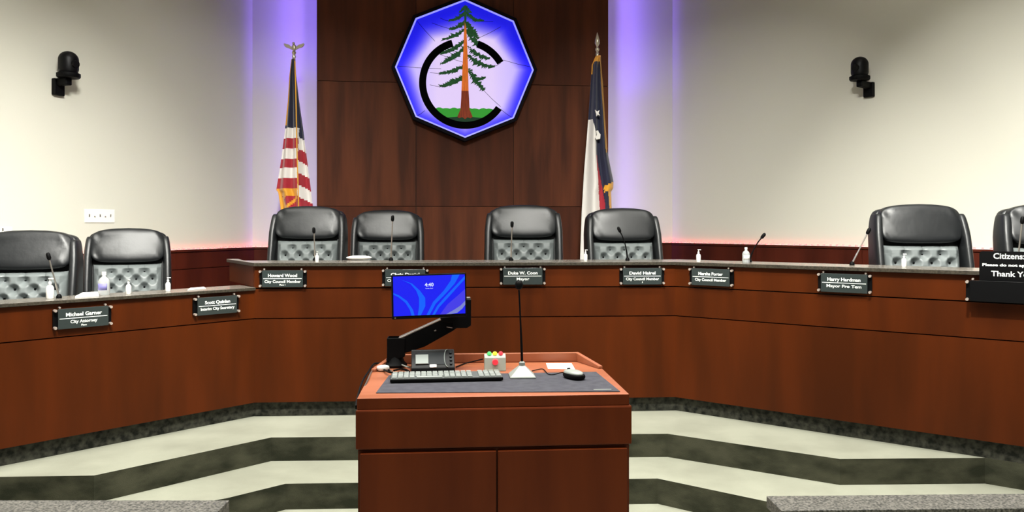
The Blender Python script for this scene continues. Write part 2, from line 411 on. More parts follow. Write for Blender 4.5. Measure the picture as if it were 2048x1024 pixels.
# backlit face: the blue edge glow is painted into the emission colour
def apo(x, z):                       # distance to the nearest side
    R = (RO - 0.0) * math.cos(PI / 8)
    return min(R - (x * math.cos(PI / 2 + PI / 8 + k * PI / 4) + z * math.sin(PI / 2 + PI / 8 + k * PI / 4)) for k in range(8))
bm = bmesh.new(); cl_ = bm.loops.layers.color.new('face_glow')
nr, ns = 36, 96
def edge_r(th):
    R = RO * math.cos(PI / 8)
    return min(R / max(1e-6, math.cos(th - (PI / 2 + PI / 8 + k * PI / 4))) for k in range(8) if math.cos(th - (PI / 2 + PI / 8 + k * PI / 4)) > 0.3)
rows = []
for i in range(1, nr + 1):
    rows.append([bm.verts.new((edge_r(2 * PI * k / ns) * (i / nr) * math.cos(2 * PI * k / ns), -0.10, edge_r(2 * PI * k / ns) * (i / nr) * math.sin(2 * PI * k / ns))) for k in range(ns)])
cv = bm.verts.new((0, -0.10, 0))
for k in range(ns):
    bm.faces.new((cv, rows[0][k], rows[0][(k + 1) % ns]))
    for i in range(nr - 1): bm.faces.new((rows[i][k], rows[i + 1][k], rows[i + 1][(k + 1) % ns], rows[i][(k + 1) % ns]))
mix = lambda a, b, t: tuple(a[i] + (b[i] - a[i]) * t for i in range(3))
def face_glow(x, z):
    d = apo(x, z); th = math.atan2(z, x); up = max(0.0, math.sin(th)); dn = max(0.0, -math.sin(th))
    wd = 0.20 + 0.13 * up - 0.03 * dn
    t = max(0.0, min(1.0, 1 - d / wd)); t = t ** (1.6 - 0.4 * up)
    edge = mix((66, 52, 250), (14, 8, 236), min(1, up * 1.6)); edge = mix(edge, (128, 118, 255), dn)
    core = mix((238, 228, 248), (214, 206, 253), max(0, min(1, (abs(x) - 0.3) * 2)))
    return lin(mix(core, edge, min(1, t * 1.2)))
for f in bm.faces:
    for l in f.loops: l[cl_] = (*face_glow(l.vert.co.x, l.vert.co.z), 1)
bmesh.ops.recalc_face_normals(bm, faces=bm.faces)
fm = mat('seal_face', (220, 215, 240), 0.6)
nt = fm.node_tree; an = nt.nodes.new('ShaderNodeVertexColor'); an.layer_name = 'face_glow'
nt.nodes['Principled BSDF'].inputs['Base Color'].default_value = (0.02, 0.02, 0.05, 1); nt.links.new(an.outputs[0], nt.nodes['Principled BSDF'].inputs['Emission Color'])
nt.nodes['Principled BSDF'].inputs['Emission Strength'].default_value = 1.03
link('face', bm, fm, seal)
link('box', ring_y(bmesh.new(), octa(RO + 0.001), octa(0.02), -0.095, -0.03), M['sealframe'], seal)
# letter C
ccx, ccz = S(928.4, 170.4); ro, ri = 89.6 / K, 75.8 / K
def arc(bm, a0, a1, y0=-0.116, y1=-0.101):
    n = max(4, int(abs(a1 - a0) / 4))
    P_ = [(ccx + ro * math.cos(math.radians(a0 + (a1 - a0) * k / n)), ccz + ro * math.sin(math.radians(a0 + (a1 - a0) * k / n))) for k in range(n + 1)]
    Q_ = [(ccx + ri * math.cos(math.radians(a0 + (a1 - a0) * k / n)), ccz + ri * math.sin(math.radians(a0 + (a1 - a0) * k / n))) for k in range(n + 1)]
    for k in range(n): prism_y(bm, [P_[k], P_[k + 1], Q_[k + 1], Q_[k]], y0, y1)
bm = bmesh.new(); arc(bm, 31, 72); arc(bm, 107, 325)
bmesh.ops.remove_doubles(bm, verts=bm.verts, dist=1e-5)
link('letter_ring', bm, M['ink'], seal)
# grass inside the C
def chord(zpx, mi):
    z = S(0, zpx)[1]; hw = math.sqrt(max(0, ri * ri - (z - ccz) ** 2)); return z, hw
bm = bmesh.new(); z, hw = chord(220, 0); a0 = math.atan2(z - ccz, hw)
top = [(ccx - hw + 2 * hw * k / 24, z + 0.006 * (1 if k % 3 else -0.4) + 0.004 * math.sin(k)) for k in range(25)]
low = [(ccx + ri * math.cos(a), ccz + ri * math.sin(a)) for a in [a0 + (-PI - 2 * a0) * k / 20 for k in range(1, 20)]]
prism_y(bm, top + low, -0.106, -0.101); link('grass_field', bm, M['grass'], seal)
bm = bmesh.new(); z, hw = chord(238, 0); a0 = math.atan2(z - ccz, hw)
top = [(ccx - hw + 2 * hw * k / 12, z + 0.012 * math.sin(PI * k / 12)) for k in range(13)]
low = [(ccx + ri * math.cos(a), ccz + ri * math.sin(a)) for a in [a0 + (-PI - 2 * a0) * k / 14 for k in range(1, 14)]]
prism_y(bm, top + low, -0.109, -0.1065); link('grass_dark_band', bm, M['grassdark'], seal)  # darker green band along the bottom of the grass
# trunk
tr = [(928.2, 18), (930, 18), (931.5, 60), (933.5, 100), (935, 140), (936, 185), (937, 200), (938, 222), (944, 236), (940, 239), (934, 237), (929, 241), (924, 237), (917, 239), (914, 236), (920, 222), (921.5, 200), (922, 185), (924, 140), (926, 100), (927.3, 60)]
bm = bmesh.new(); prism_y(bm, [S(*p) for p in tr[:6] + [(922, 185)] + tr[18:]], -0.119, -0.102); link('tree_trunk', bm, M['bark'], seal)
bm = bmesh.new(); prism_y(bm, [S(*p) for p in tr[5:18]], -0.119, -0.102); link('tree_trunk_base', bm, M['barkdark'], seal)
bm = bmesh.new(); prism_y(bm, [S(*p) for p in [(927.6, 17), (930.6, 17), (931.9, 40), (931.0, 66), (929.5, 50), (928.3, 66), (927.4, 40)]], -0.1205, -0.103); link('tree_top', bm, M['needle'], seal)
def branch(p0, p1, sag, th, name='tree_branch'):
    bm = bmesh.new(); n = 16; rn = random.Random(int(p0[1] * 7 + p1[0]))
    for k in range(n):
        t = k / (n - 1.0)
        x = p0[0] + (p1[0] - p0[0]) * t; y = p0[1] + (p1[1] - p0[1]) * t + sag * math.sin(PI * t)
        s = th * (1.05 - 0.75 * abs(t - 0.45)) * (0.8 + 0.6 * rn.random())
        q = []
        m = 7
        for a in range(m):
            rr = s * (0.45 if a % 2 else 1.15) * (0.8 + 0.5 * rn.random())
            q.append(S(x + rr * math.cos(2 * PI * a / m + rn.random()), y + 0.7 * rr * math.sin(2 * PI * a / m + rn.random() * .4) + rn.uniform(-1, 1)))
        prism_y(bm, q, -0.113 - 0.0003 * (k % 5), -0.103)
    link(name, bm, M['needle'], seal)
for p0, p1, sag, th in (((928, 30), (899, 46), 4, 4.0), ((927, 47), (899, 63), 4, 4.2), ((927, 63), (886, 84), 4, 5.0), ((926, 86), (882, 112), 4, 5.2),
                        ((926, 100), (883, 132), 3, 5.6), ((925, 136), (880, 151), 3, 5.8), ((924, 158), (883, 176), 2, 6.4), ((928, 17), (918, 30), 2, 2.2), ((930, 17), (940, 30), 2, 2.2),
                        ((930, 30), (962, 45), 5, 4.0), ((931, 50), (954, 80), 2, 4.6), ((932, 66), (958, 97), 2, 5.4), ((934, 97), (975, 120), 5, 4.6),
                        ((935, 116), (984, 136), 6, 5.4), ((935, 142), (965, 182), 3, 4.8), ((950, 160), (966, 158), 2, 5.0)):
    branch(p0, p1, sag, th * 1.2)
# thin lead lines
for a, b in (((792, 138), (882, 142)), ((875, 112), (925, 128)), ((860, 150), (900, 151)), ((860, 174), (890, 178)), ((832, 46), (870, 88)), ((864, 52), (905, 64)),
             ((880, 42), (900, 48)), ((1000, 56), (955, 80)), ((1064, 135), (1005, 122)), ((965, 182), (1000, 215)), ((985, 136), (1000, 128)), ((946, 45), (985, 46)), ((834, 236), (850, 225)), ((1000, 220), (1026, 238))):
    pa, pb = S(*a), S(*b)
    link('lead_line', tube(bmesh.new(), [(pa[0], -0.102, pa[1]), ((pa[0] + pb[0]) / 2, -0.102, (pa[1] + pb[1]) / 2 - 0.006), (pb[0], -0.102, pb[1])], 0.0022, 5), M['ink'], seal)

# ------------------------------------------------------------------ wainscots with red LED strips
def wainscot(p, q, z1, label, side):
    c = (p + q) / 2; r = empty('wainscot', (c.x, c.y, 0.45), 0, label, 'wall panel')
    L = (q - p).length; t = (q - p).normalized(); n = int(L / 1.2) + 1
    localise(link('backing', seg2(p, q, -0.03, -0.004, 0.61, z1 - 0.02), M['gap']), r)
    for i in range(n):
        a = p + t * (L * i / n + 0.002); b = p + t * (L * (i + 1) / n - 0.002)
        for za, zb in ((0.61, 1.205), (1.212, z1 - 0.022)):
            localise(link('panel', seg2(a, b, -0.045, -0.03, za, zb), M['wainscot']), r)
    localise(link('cap_rail', seg2(p, q, -0.06, -0.004, z1 - 0.02, z1), M['wainscot']), r)
    n = Vector((-t.y, t.x))
    s = empty('led_strip', (c.x, c.y, z1), 0, 'row of red leds along the %s wainscot rail' % side, 'led strip')
    localise(link('tape', seg2(p, q, -0.03, -0.012, z1 + 0.0005, z1 + 0.005), M['white']), s)
    bm = bmesh.new(); k = 0.02
    while k < L:
        pp = p + t * k - n * 0.021; box(bm, (pp.x, pp.y, z1 + 0.010), (0.018, 0.012, 0.010)); k += 0.066
    o = localise(link('diodes', bm, M['ledred']), s); o['kind'] = 'stuff'
ZWL, ZWR = 1.402, 1.440
wainscot(WLc, BL, ZWL, 'dark wood wainscot along the left wall', 'left')
wainscot(BL + (BR-BL).normalized()*0.02, WLa, ZWL, 'dark wood wainscot beside the left edge of the feature wall', 'short left')
wainscot(WRa, BR, ZWR, 'dark wood wainscot beside the right edge of the feature wall', 'short right')
wainscot(BR, WRc, ZWR, 'dark wood wainscot along the right wall', 'right')

# ------------------------------------------------------------------ name plates
def plate_at(px, py, i, lines, label, wid=0.325, off=0.001):
    p = on_line(px, FRONT[i], FRONT[i + 1]); z = EYE - (py - HOR) / FPX * p.y
    t = (FRONT[i + 1] - FRONT[i]).normalized(); n = Vector((t.y, -t.x)); rz = math.atan2(t.y, t.x)
    r = empty('nameplate', (p.x + n.x * off, p.y + n.y * off, z), rz, label, 'name plate', 'name plates on the council dais')
    h = 0.112
    link('backing', BX((0, -0.006, 0), (wid, 0.010, h - 0.004)), M['black'], r)
    link('face', BX((0, -0.026, 0), (wid - 0.045, 0.005, h + 0.006)), M['plate' if lines else 'blackgloss'], r, bevel=0.001)
    for sx in (-1, 1):
        for sz_ in (-1, 1):
            bm = bmesh.new(); tube(bm, [(sx * (wid / 2 - 0.008), -0.011, sz_ * (h / 2 - 0.006)), (sx * (wid / 2 - 0.008), -0.034, sz_ * (h / 2 - 0.006))], 0.0085, 10)
            link('standoff', bm, M['chrome'], r, smooth=True)
        bm = bmesh.new(); tube(bm, [(sx * (wid / 2 - 0.035), -0.001, h / 2 + 0.010), (sx * (wid / 2 - 0.035), -0.018, h / 2 + 0.010)], 0.006, 8)
        link('clip', bm, M['chrome'], r)
    y = -0.0292
    if not lines: return r
    text_mesh('lettering', lines[0], 0.030, M['lettering'], r, (0, y, 0.022), 0.0009, width=lines[1])
    link('rule', BX((0, y, 0.001), (wid - 0.06, 0.0012, 0.004)), M['lettering'], r)
    text_mesh('lettering', lines[2], 0.026, M['lettering'], r, (0, y, -0.020), 0.0006, width=lines[3])
    if len(lines) > 4: text_mesh('lettering', lines[4], 0.015, M['lettering'], r, (0, y, -0.043), 0.0003)
    return r
plate_at(164, 634, 0, ('Michael Garner', .20, 'City Attorney', .15, 'Place'), 'black nameplate on the left desk below the chair at the picture edge')
plate_at(431, 610, 0, ('Scott Quinlan', .18, 'Interim City Secretary', .24), 'black nameplate near the right end of the lower left desk')
plate_at(567, 557, 1, ('Howard Wood', .20, 'City Council Member', .25, 'Place 1'), 'blackest nameplate at the left end of the tall centre desk')
plate_at(811, 555, 1, ('Chris Daniel', .20, 'City Council Member', .25), 'nameplate on the centre desk half hidden behind the monitor')
plate_at(1045, 552, 1, ('Duke W. Coon', .21, 'Mayor', .09), 'nameplate reading Mayor above the lectern microphone')
plate_at(1283, 552, 1, ('David Hairel', .19, 'City Council Member', .24, '3'), 'nameplate at the right end of the centre desk under a tufted chair')
plate_at(1424, 554, 2, ('Marsha Porter', .18, 'City Council Member', .23), 'nameplate at the left end of the right desk below the sanitiser bottles')
plate_at(1690, 566, 2, ('Harry Hardman', .20, 'Mayor Pro Tem', .21), 'nameplate reading Mayor Pro Tem in the middle of the right desk')
r = plate_at(2000, 582, 2, (), 'dark nameplate mounted over the lower part of the black notice sign', off=0.048)
# notice sign standing in front of the right desk, hooked over the counter edge
p = on_line(2010, fr[-0.03][2], fr[-0.03][3]); t = (FRONT[3] - FRONT[2]).normalized(); n = Vector((t.y, -t.x))
sg = empty('notice_sign', (p.x + n.x * 0.008 + t.x * 0.135, p.y + n.y * 0.008 + t.y * 0.135, 1.211), math.atan2(t.y, t.x), 'large black notice sign reading Citizens and Thank You on the right desk', 'sign')
def rrect(w_, h_, r_, n_=5):
    out = []
    for cx, cz, a in ((w_/2-r_, h_/2-r_, 0), (-w_/2+r_, h_/2-r_, 90), (-w_/2+r_, -h_/2+r_, 180), (w_/2-r_, -h_/2+r_, 270)):
        for k in range(n_ + 1): out.append((cx + r_ * math.cos(math.radians(a + 90 * k / n_)), cz + r_ * math.sin(math.radians(a + 90 * k / n_))))
    return out
sw, sh = 0.52, 0.27
bm = bmesh.new(); prism_y(bm, [(x, z + 0.155) for x, z in rrect(sw, sh, 0.02)], -0.004, 0.002); link('board', bm, M['black'], sg)
for zz, s_, tx, wd, xo in ((0.262, .045, 'Citizens:', .15, -.115), (0.212, .020, 'Please do not approach the dais', .40, -.045), (0.162, .042, 'Thank You', .20, -.10)):
    text_mesh('lettering', tx, s_, M['lettering'], sg, (xo, -0.0055, zz), 0.0008, width=wd)
link('hanger', BX((0, 0.030, 0.178), (0.20, 0.060, 0.003)), M['black'], sg)

# ------------------------------------------------------------------ executive chairs (face -Y)
def tuft_h(u, v):
    a = abs(math.sin(PI * (u + v) / 1.0)); b = abs(math.sin(PI * (u - v) / 1.0))
    return (a * b) ** 0.28
TILT = math.radians(9)
def tilt(v, z0=0.45):               # lean the back away from the sitter
    dz = v.z - z0
    if dz <= 0: return v
    return Vector((v.x, v.y + dz * math.tan(TILT), v.z))
def arch(v, a=0.035, z0=0.7, span=0.5):
    k = max(0.0, (v.z - z0) / span)
    return Vector((v.x, v.y, v.z + a * k * (1 - (v.x / 0.33) ** 2)))
def make_chair():
    r = empty('executive_chair', (0, 0, 0))
    F = lambda c: (lambda v: v)
    bm = sup(bmesh.new(), (0, 0, 0), (0.655, 0.12, 0.77), 0.16, 0.30, 44, 24)
    for v in bm.verts: v.co = tilt(arch(v.co + Vector((0, 0.25, 0.795)), 0.030))
    link('back_shell', bm, M['leather'], r, smooth=True)
    for s in (-1, 1):                # side wings
        bm = sup(bmesh.new(), (0, 0, 0), (0.068, 0.25, 0.74), 0.26, 0.6, 22, 28)
        for v in bm.verts:
            k = (v.co.z + 0.37) / 0.74
            v.co.y = v.co.y * (1.0 - 0.30 * max(0, k - 0.6) / 0.4) + 0.025 * k
            v.co.x += -s * 0.012 * max(0, k - 0.8) / 0.2 + s * 0.006 * math.sin(PI * k)
            v.co = tilt(v.co + Vector((s * 0.318, 0.17, 0.785)))
        link('wing', bm, M['leather'], r, smooth=True)
    bm = sup(bmesh.new(), (0, 0, 0), (0.600, 0.17, 0.285), 0.34, 0.20, 60, 28)
    for v in bm.verts:
        x, y, z = v.co
        wr = 0.004 * math.sin(x * 60 + z * 34) * max(0, abs(x) - 0.12) / 0.12 if y < 0 else 0
        drop = 0.026 * (x / 0.29) ** 2 * (1 if z > 0 else -0.35)
        v.co = tilt(Vector((x, y * (1.0 - 0.22 * (z / 0.14)) * (1 - 0.22 * (x / 0.3) ** 2) + wr, z - drop)) + Vector((0, 0.178, 1.083)))
    link('head_pillow', bm, M['leather'], r, smooth=True)
    # tufted lower back
    PX_, ZR = 0.132, 0.866
    def spots(row): return [(k + (0.5 if row % 2 else 0.0)) * PX_ for k in range(-2, 3) if abs((k + (0.5 if row % 2 else 0.0)) * PX_) < 0.215]
    BT = [(x, ZR - row * PX_ * 0.5) for row in range(0, 6) for x in (spots(row) if row % 2 else [-PX_, 0, PX_])]
    def surf(x, z, e, h): return 0.172 - e * (0.018 + 0.054 * h) - 0.012 * math.cos(x * 5.0)
    bm = bmesh.new(); nx, nz = 88, 84; w_, z0, z1 = 0.555, 0.50, 0.925; g = []
    for j in range(nz + 1):
        row = []
        for i in range(nx + 1):
            x = -w_ / 2 + w_ * i / nx; z = z0 + (z1 - z0) * j / nz
            e = min(1, min(i, nx - i) / 7.0) ** 0.5 * min(1, min(j, nz - j) / 6.0) ** 0.5
            d = min(math.hypot(x - bx_, z - bz_) for bx_, bz_ in BT)
            t_ = min(1, d / 0.052); h = 0.80 * (t_ * t_ * (3 - 2 * t_)) + 0.20 * (tuft_h(x / PX_, (z - ZR) / PX_) if z < ZR else 1)
            if z > ZR:                # vertical pleats run from the top buttons to the edge
                p_ = abs(math.sin(PI * x / PX_)) ** 0.5; h = min(h, 0.55 + 0.45 * min(1, p_ * 1.3))
            row.append(bm.verts.new(tilt(Vector((x, surf(x, z, e, h), z)))))
        g.append(row)
    for j in range(nz):
        for i in range(nx): bm.faces.new((g[j][i], g[j][i + 1], g[j + 1][i + 1], g[j + 1][i]))
    ext = bmesh.ops.extrude_edge_only(bm, edges=[e for e in bm.edges if e.is_boundary])
    for v in [q for q in ext['geom'] if isinstance(q, bmesh.types.BMVert)]: v.co.y += 0.05
    bmesh.ops.recalc_face_normals(bm, faces=bm.faces)
    for f in bm.faces: 
        pass
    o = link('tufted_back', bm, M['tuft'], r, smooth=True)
    bmesh_b = None
    first = None
    for x, z in BT:
        if True:
            if first is None:
                bm = lathe(bmesh.new(), [(0.027, -0.010), (0.027, 0.001), (0.020, 0.006), (0.007, 0.008)], n=10)  # oversized black disc: button plus the painted shade of its pit
                for v in bm.verts: v.co = Vector((v.co.x, -v.co.z, v.co.y))
                bmesh.ops.recalc_face_normals(bm, faces=bm.faces)
                b = first = link('button', bm, M['button'], r, smooth=True)
            else:
                b = first.copy(); C.objects.link(b)
            b.location = tilt(Vector((x, surf(x, z, 1, 0), z)))
    bm = sup(bmesh.new(), (0, -0.10, 0.47), (0.56, 0.54, 0.14), 0.4, 0.35, 36, 12); link('seat', bm, M['leather'], r, smooth=True)
    for s in (-1, 1):
        a = empty('armrest', (s * 0.29, 0, 0)); a.parent = r
        bm = bmesh.new(); tube(bm, [(-s*0.05, -0.22, 0.42), (0.0, -0.22, 0.50), (0, -0.24, 0.63)], 0.018, 8); tube(bm, [(-s*0.05, 0.04, 0.42), (0.0, 0.04, 0.50), (0, 0.04, 0.63)], 0.018, 8)
        link('bracket', bm, M['black'], a, smooth=True)
        link('pad', sup(bmesh.new(), (0, -0.10, 0.65), (0.08, 0.36, 0.05), 0.5, 0.4, 20, 10), M['leather'], a, smooth=True)
    link('gas_column', lathe(bmesh.new(), [(0.04, 0.08), (0.04, 0.22), (0.025, 0.22), (0.025, 0.41)], n=14), M['black'], r, smooth=True)
    lg = None
    for k in range(5):
        if lg is None:
            bm = bmesh.new(); tube(bm, [(0.02, 0, 0.115), (0.30, 0, 0.075)], [0.028, 0.018], 8); lg = l = link('leg', bm, M['black'], r)
            bm = bmesh.new(); tube(bm, [(0.30, -0.022, 0.03), (0.30, 0.022, 0.03)], 0.03, 14); c_ = link('caster', bm, M['black'], l)
        else:
            l = lg.copy(); C.objects.link(l)
            c2 = c_.copy(); C.objects.link(c2); c2.parent = l
        l.rotation_euler = (0, 0, k * 2 * PI / 5)
    return r
chair0 = make_chair()
CH = [  # px centre of back, D of back, floor z, rotation (deg, + turns left edge nearer), scale, width scale, label
    (60, 5.55, 0.45, 16, 1.0, 0.92, 'black leather executive chair cut by the left picture edge'),
    (257, 6.45, 0.45, 24, 1.0, 0.89, 'black leather executive chair under the white wall plate, turned towards the middle'),
    (619, 6.90, 0.60, 3, 1.0, 0.91, 'black leather executive chair in front of the striped flag'),
    (776, 7.35, 0.60, 6, 0.985, 0.93, 'lowest of the four centre chairs, black leather, touching its left neighbour'),
    (1047, 7.00, 0.60, 0, 1.0, 0.95, 'black leather executive chair right of centre with the shiniest head pillow'),
    (1243, 6.80, 0.60, 5, 0.985, 0.90, 'black leather executive chair in front of the lone star flag'),
    (1834, 5.70, 0.60, -8, 1.0, 0.90, 'largest black leather executive chair, alone behind the right desk'),
    (2110, 5.25, 0.60, -12, 1.0, 1.0, 'black leather executive chair cut off at the right picture edge'),
]
TOPY = [459, 455, 411, 419, 409, 415, 407, 405]
for i, (px, D, fz, rot, s, ws, lab) in enumerate(CH):
    c = chair0 if i == 0 else copy_tree(chair0)
    a = math.radians(rot)
    topz = EYE - (TOPY[i] - HOR) / FPX * D
    s = (topz - fz) / 1.23
    back = 0.30
    bx, by = (px - 1024) / FPX * D, D
    c.location = (bx - back * -math.sin(a) * 0 - math.sin(-a) * back * -1 * -1, by - math.cos(a) * back, fz)
    c.location.x = bx + math.sin(a) * back
    c.rotation_euler = (0, 0, a); c.scale = (ws, 1, s)
    tag(c, lab, 'chair', 'executive chairs behind the dais')

# ------------------------------------------------------------------ flags
def smooth_tab(tab, y):
    if y <= tab[0][0]: return tab[0][1]
    for (a, b), (c, d) in zip(tab, tab[1:]):
        if y <= c: return b + (d - b) * (y - a) / (c - a)
    return tab[-1][1]
def flag_cloth(name, parent, D, left, right, ytop, ybot, colour, mats, folds, amp, origin, nx=56, ny=150):
    bm = bmesh.new(); g = []
    for j in range(ny + 1):
        y = ytop + (ybot - ytop) * j / ny; xl = smooth_tab(left, y); xr = smooth_tab(right, y); row = []
        am = amp * (0.35 + 0.65 * min(1, (y - ytop) / 150))
        for i in range(nx + 1):
            u = i / nx; x = xl + (xr - xl) * u
            p = W(x, y, D); p.y += am * math.sin(u * folds * PI * 2 + 0.6 * math.sin(j * 0.03)) - 0.07 * math.sin(PI * u) * min(1, (xr - xl) / 60)
            row.append(bm.verts.new(p - origin))
        g.append(row)
    for j in range(ny):
        for i in range(nx):
            y = ytop + (ybot - ytop) * (j + .5) / ny; u = (i + .5) / nx
            xl = smooth_tab(left, y); xr = smooth_tab(right, y)
            f = bm.faces.new((g[j][i], g[j + 1][i], g[j + 1][i + 1], g[j][i + 1])); f.material_index = colour(xl + (xr - xl) * u, y, u)
    o = link(name, bm, None, parent, smooth=True, mats=mats)
    so = o.modifiers.new('solid', 'SOLIDIFY'); so.thickness = 0.004; so.offset = 0
    return o
def pole_stand(r, top, foot):
    link('pole', tube(bmesh.new(), [foot, top], 0.012, 10), M['cord'], r, smooth=True)
    link('stand', lathe(bmesh.new(), [(0.16, 0), (0.16, 0.02), (0.06, 0.05), (0.03, 0.10), (0.025, 0.20)], foot, 24), M['cord'], r, smooth=True)
FD = 8.15
# striped flag
org = Vector((W(600, 450, FD).x, FD, 0.60))
us = empty('striped_flag', org, 0, 'furled flag with red and white stripes and navy canton, left of the wood wall', 'flag')
tp = W(588, 112, FD) - org; ft = Vector((0.03, 0.06, 0.0))
pole_stand(us, tp, ft)
def uscol(x, y, u):
    lf = x < 599
    if u < 0.07 and y < 250: return 3
    if lf:
        if y < 257: return 0
        if y < 377: return (2, 1)[int((y - 257) // 20) % 2]
        if y < 391 + (x - 555) * 0.02: return 3
        if x < 560 + (y - 385) * 0.6 and y < 480: return 3
        return 1 if (x + y) % 26 > 8 else 3
    yy = y - 18 - (x - 599) * 0.6
    if yy < 257: return 0
    if yy < 460: return (2, 1)[int((yy - 257) // 23.5) % 2]
    return 3
cl1 = flag_cloth('cloth', us, FD, [(118, 583), (150, 579), (200, 575.5), (260, 569), (330, 560), (380, 552), (384, 556), (415, 561), (500, 566), (560, 568)],
           [(118, 590), (150, 592), (200, 598), (260, 607), (330, 616), (380, 622), (415, 626), (500, 630), (560, 628)], 118, 560, uscol, [M['navy'], M['red'], M['fwhite'], M['gold']], 2.5, 0.030, org)
link('cord', tube(bmesh.new(), [W(x, y, FD - 0.14) - org for x, y in ((590, 122), (592, 200), (594, 300), (597, 400), (598, 470))], 0.006, 6), M['gold'], us, smooth=True)
fin = empty('finial', tp); fin.parent = us
link('ball', lathe(bmesh.new(), [(0.012, -0.03), (0.02, -0.01), (0.012, 0.015), (0.022, 0.035), (0.01, 0.055)], n=14), M['brass'], fin, smooth=True)
bm = bmesh.new()
sup(bm, (0, 0, 0.085), (0.045, 0.04, 0.07), 0.9, 0.9, 14, 10)
sup(bm, (0.0, -0.02, 0.125), (0.026, 0.035, 0.026), 0.9, 0.9, 10, 8)
link('eagle_body', bm, M['brass'], fin, smooth=True)
for s in (-1, 1):
    bm = bmesh.new(); prism_y(bm, [(s * 0.012, 0.085), (s * 0.05, 0.115), (s * 0.10, 0.13), (s * 0.105, 0.115), (s * 0.085, 0.09), (s * 0.05, 0.078), (s * 0.015, 0.06)], -0.006, 0.006)
    link('eagle_wing', bm, M['brass'], fin)
# lone star flag
org = Vector((W(1212, 450, FD).x, FD + 0.05, 0.60))
tx = empty('lone_star_flag', org, 0, 'furled navy, white and red flag with a white star, right of the wood wall', 'flag')
FD2 = FD + 0.05
tp = W(1194.5, 106, FD2) - org; pole_stand(tx, tp, Vector((0.03, 0.06, 0)))
def txcol(x, y, u):
    xb = 1185 + 6 * min(1, (y - 240) / 30) + max(0, (y - 310)) * 0.07
    if y > 240 and x < xb: return 2
    if u < 0.10 and y < 150: return 3
    if y < 122: return 3
    if y > 310 and x < xb + max(2, min(11, (y - 310) * 0.12)) : return 1
    xr_ = xb + 11
    if y > 363 + (1228 - x) * 0.45 and y < 376 + (1228 - x) * 0.45 and x > xr_: return 3
    if y > 376 + (1228 - x) * 0.45 and x > xr_: return 3 if x > xr_ + 8 else 0
    if u > 0.88 and y < 300: return 3
    return 0
flag_cloth('cloth', tx, FD2, [(111, 1192), (130, 1184), (148, 1183), (244, 1176.5), (350, 1168), (425, 1163.5), (519, 1160), (580, 1159)],
           [(111, 1201), (167, 1204), (237, 1210), (303, 1215), (364, 1227), (378, 1226), (382, 1222), (415, 1223), (519, 1225), (580, 1226)], 111, 580, txcol, [M['navy'], M['red'], M['fwhite'], M['gold']], 2.0, 0.03, org)
link('cord', tube(bmesh.new(), [W(x, y, FD2 - 0.13) - org for x, y in ((1200, 114), (1205, 170), (1209, 240), (1213, 305))], 0.006, 6), M['cord'], tx, smooth=True)
for name_, pl in (('star_piece', [(1188, 222), (1192, 226), (1197, 223), (1195, 229), (1198, 234), (1193, 232), (1191, 236), (1190, 229)]),
                  ('star_piece', [(1190, 264), (1194, 263), (1196, 268), (1199, 271), (1198, 280), (1190, 281), (1188, 277), (1192, 272)])):
    bm = bmesh.new(); P0 = [W(x, y, FD2) - org for x, y in pl]; prism_y(bm, [(q.x, q.z) for q in P0], -0.105, -0.045); link(name_, bm, M['fwhite'], tx)
fin = empty('finial', tp); fin.parent = tx
link('spear', lathe(bmesh.new(), [(0.014, -0.03), (0.016, 0.0), (0.009, 0.01), (0.02, 0.03), (0.02, 0.045), (0.008, 0.06), (0.014, 0.075), (0.026, 0.10), (0.022, 0.14), (0.002, 0.21)], n=14), M['brass'], fin, smooth=True)

# ------------------------------------------------------------------ wall cameras and plates
def wall_cam(px, py, p, q, lab, AL):
    a = on_line(px, p, q); z = EYE - (py - HOR) / FPX * a.y
    t = (q - p).normalized(); r = empty('wall_camera', (a.x, a.y, z), math.atan2(t.y, t.x), lab, 'camera', 'cameras on the side walls')
    link('wall_mount', BX((0, -0.02, -0.02), (0.10, 0.04, 0.14)), M['black'], r, bevel=0.008)
    link('arm', BX((0, -AL * 0.6, 0.02), (0.06, AL * 0.9, 0.06)), M['black'], r, bevel=0.008)
    link('base', lathe(bmesh.new(), [(0.085, 0.05), (0.092, 0.06), (0.092, 0.085), (0.07, 0.095), (0.06, 0.12)], (0, -AL, 0), 24), M['black'], r, smooth=True)
    link('dome_head', lathe(bmesh.new(), [(0.072, 0.10), (0.078, 0.12), (0.078, 0.20)] + [(0.078 * math.cos(k * PI / 16), 0.20 + 0.072 * math.sin(k * PI / 16)) for k in range(1, 8)], (0, -AL, 0), 26), M['blackgloss'], r, smooth=True)
    bm = bmesh.new(); tube(bm, [(0, -AL - 0.07, 0.16), (0, -AL - 0.095, 0.155)], [0.034, 0.03], 16); link('lens', bm, M['blackgloss'], r, smooth=True)
wall_cam(113, 170, WLc, BL, 'black dome camera on a bracket high on the left wall', 0.14)
wall_cam(1740, 176, BR, WRc, 'black dome camera on a bracket high on the right wall', 0.20)
def switch_plate(px, py, wd, ht, n, lab):
    a = on_line(px, WLc, BL); z = EYE - (py - HOR) / FPX * a.y; t = (BL - WLc).normalized()
    r = empty('switch_plate', (a.x, a.y, z), math.atan2(t.y, t.x), lab, 'switch plate')
    link('plate', BX((0, -0.004, 0), (wd, 0.007, ht)), M['white'], r, bevel=0.002)
    for k in range(n):
        x = (k - (n - 1) / 2) * wd / (n + 0.6)
        link('jack', BX((x, -0.0085, -0.006 if k % 2 else 0.004), (0.012, 0.003, 0.010 if k % 2 else 0.022)), M['metal'], r)
sc_ = (BL - WLc).normalized()
switch_plate(199, 432, 0.31, 0.118, 5, 'white five gang wall plate above the left chairs')
switch_plate(4, 460, 0.16, 0.05, 1, 'small white device on the left wall at the picture edge')

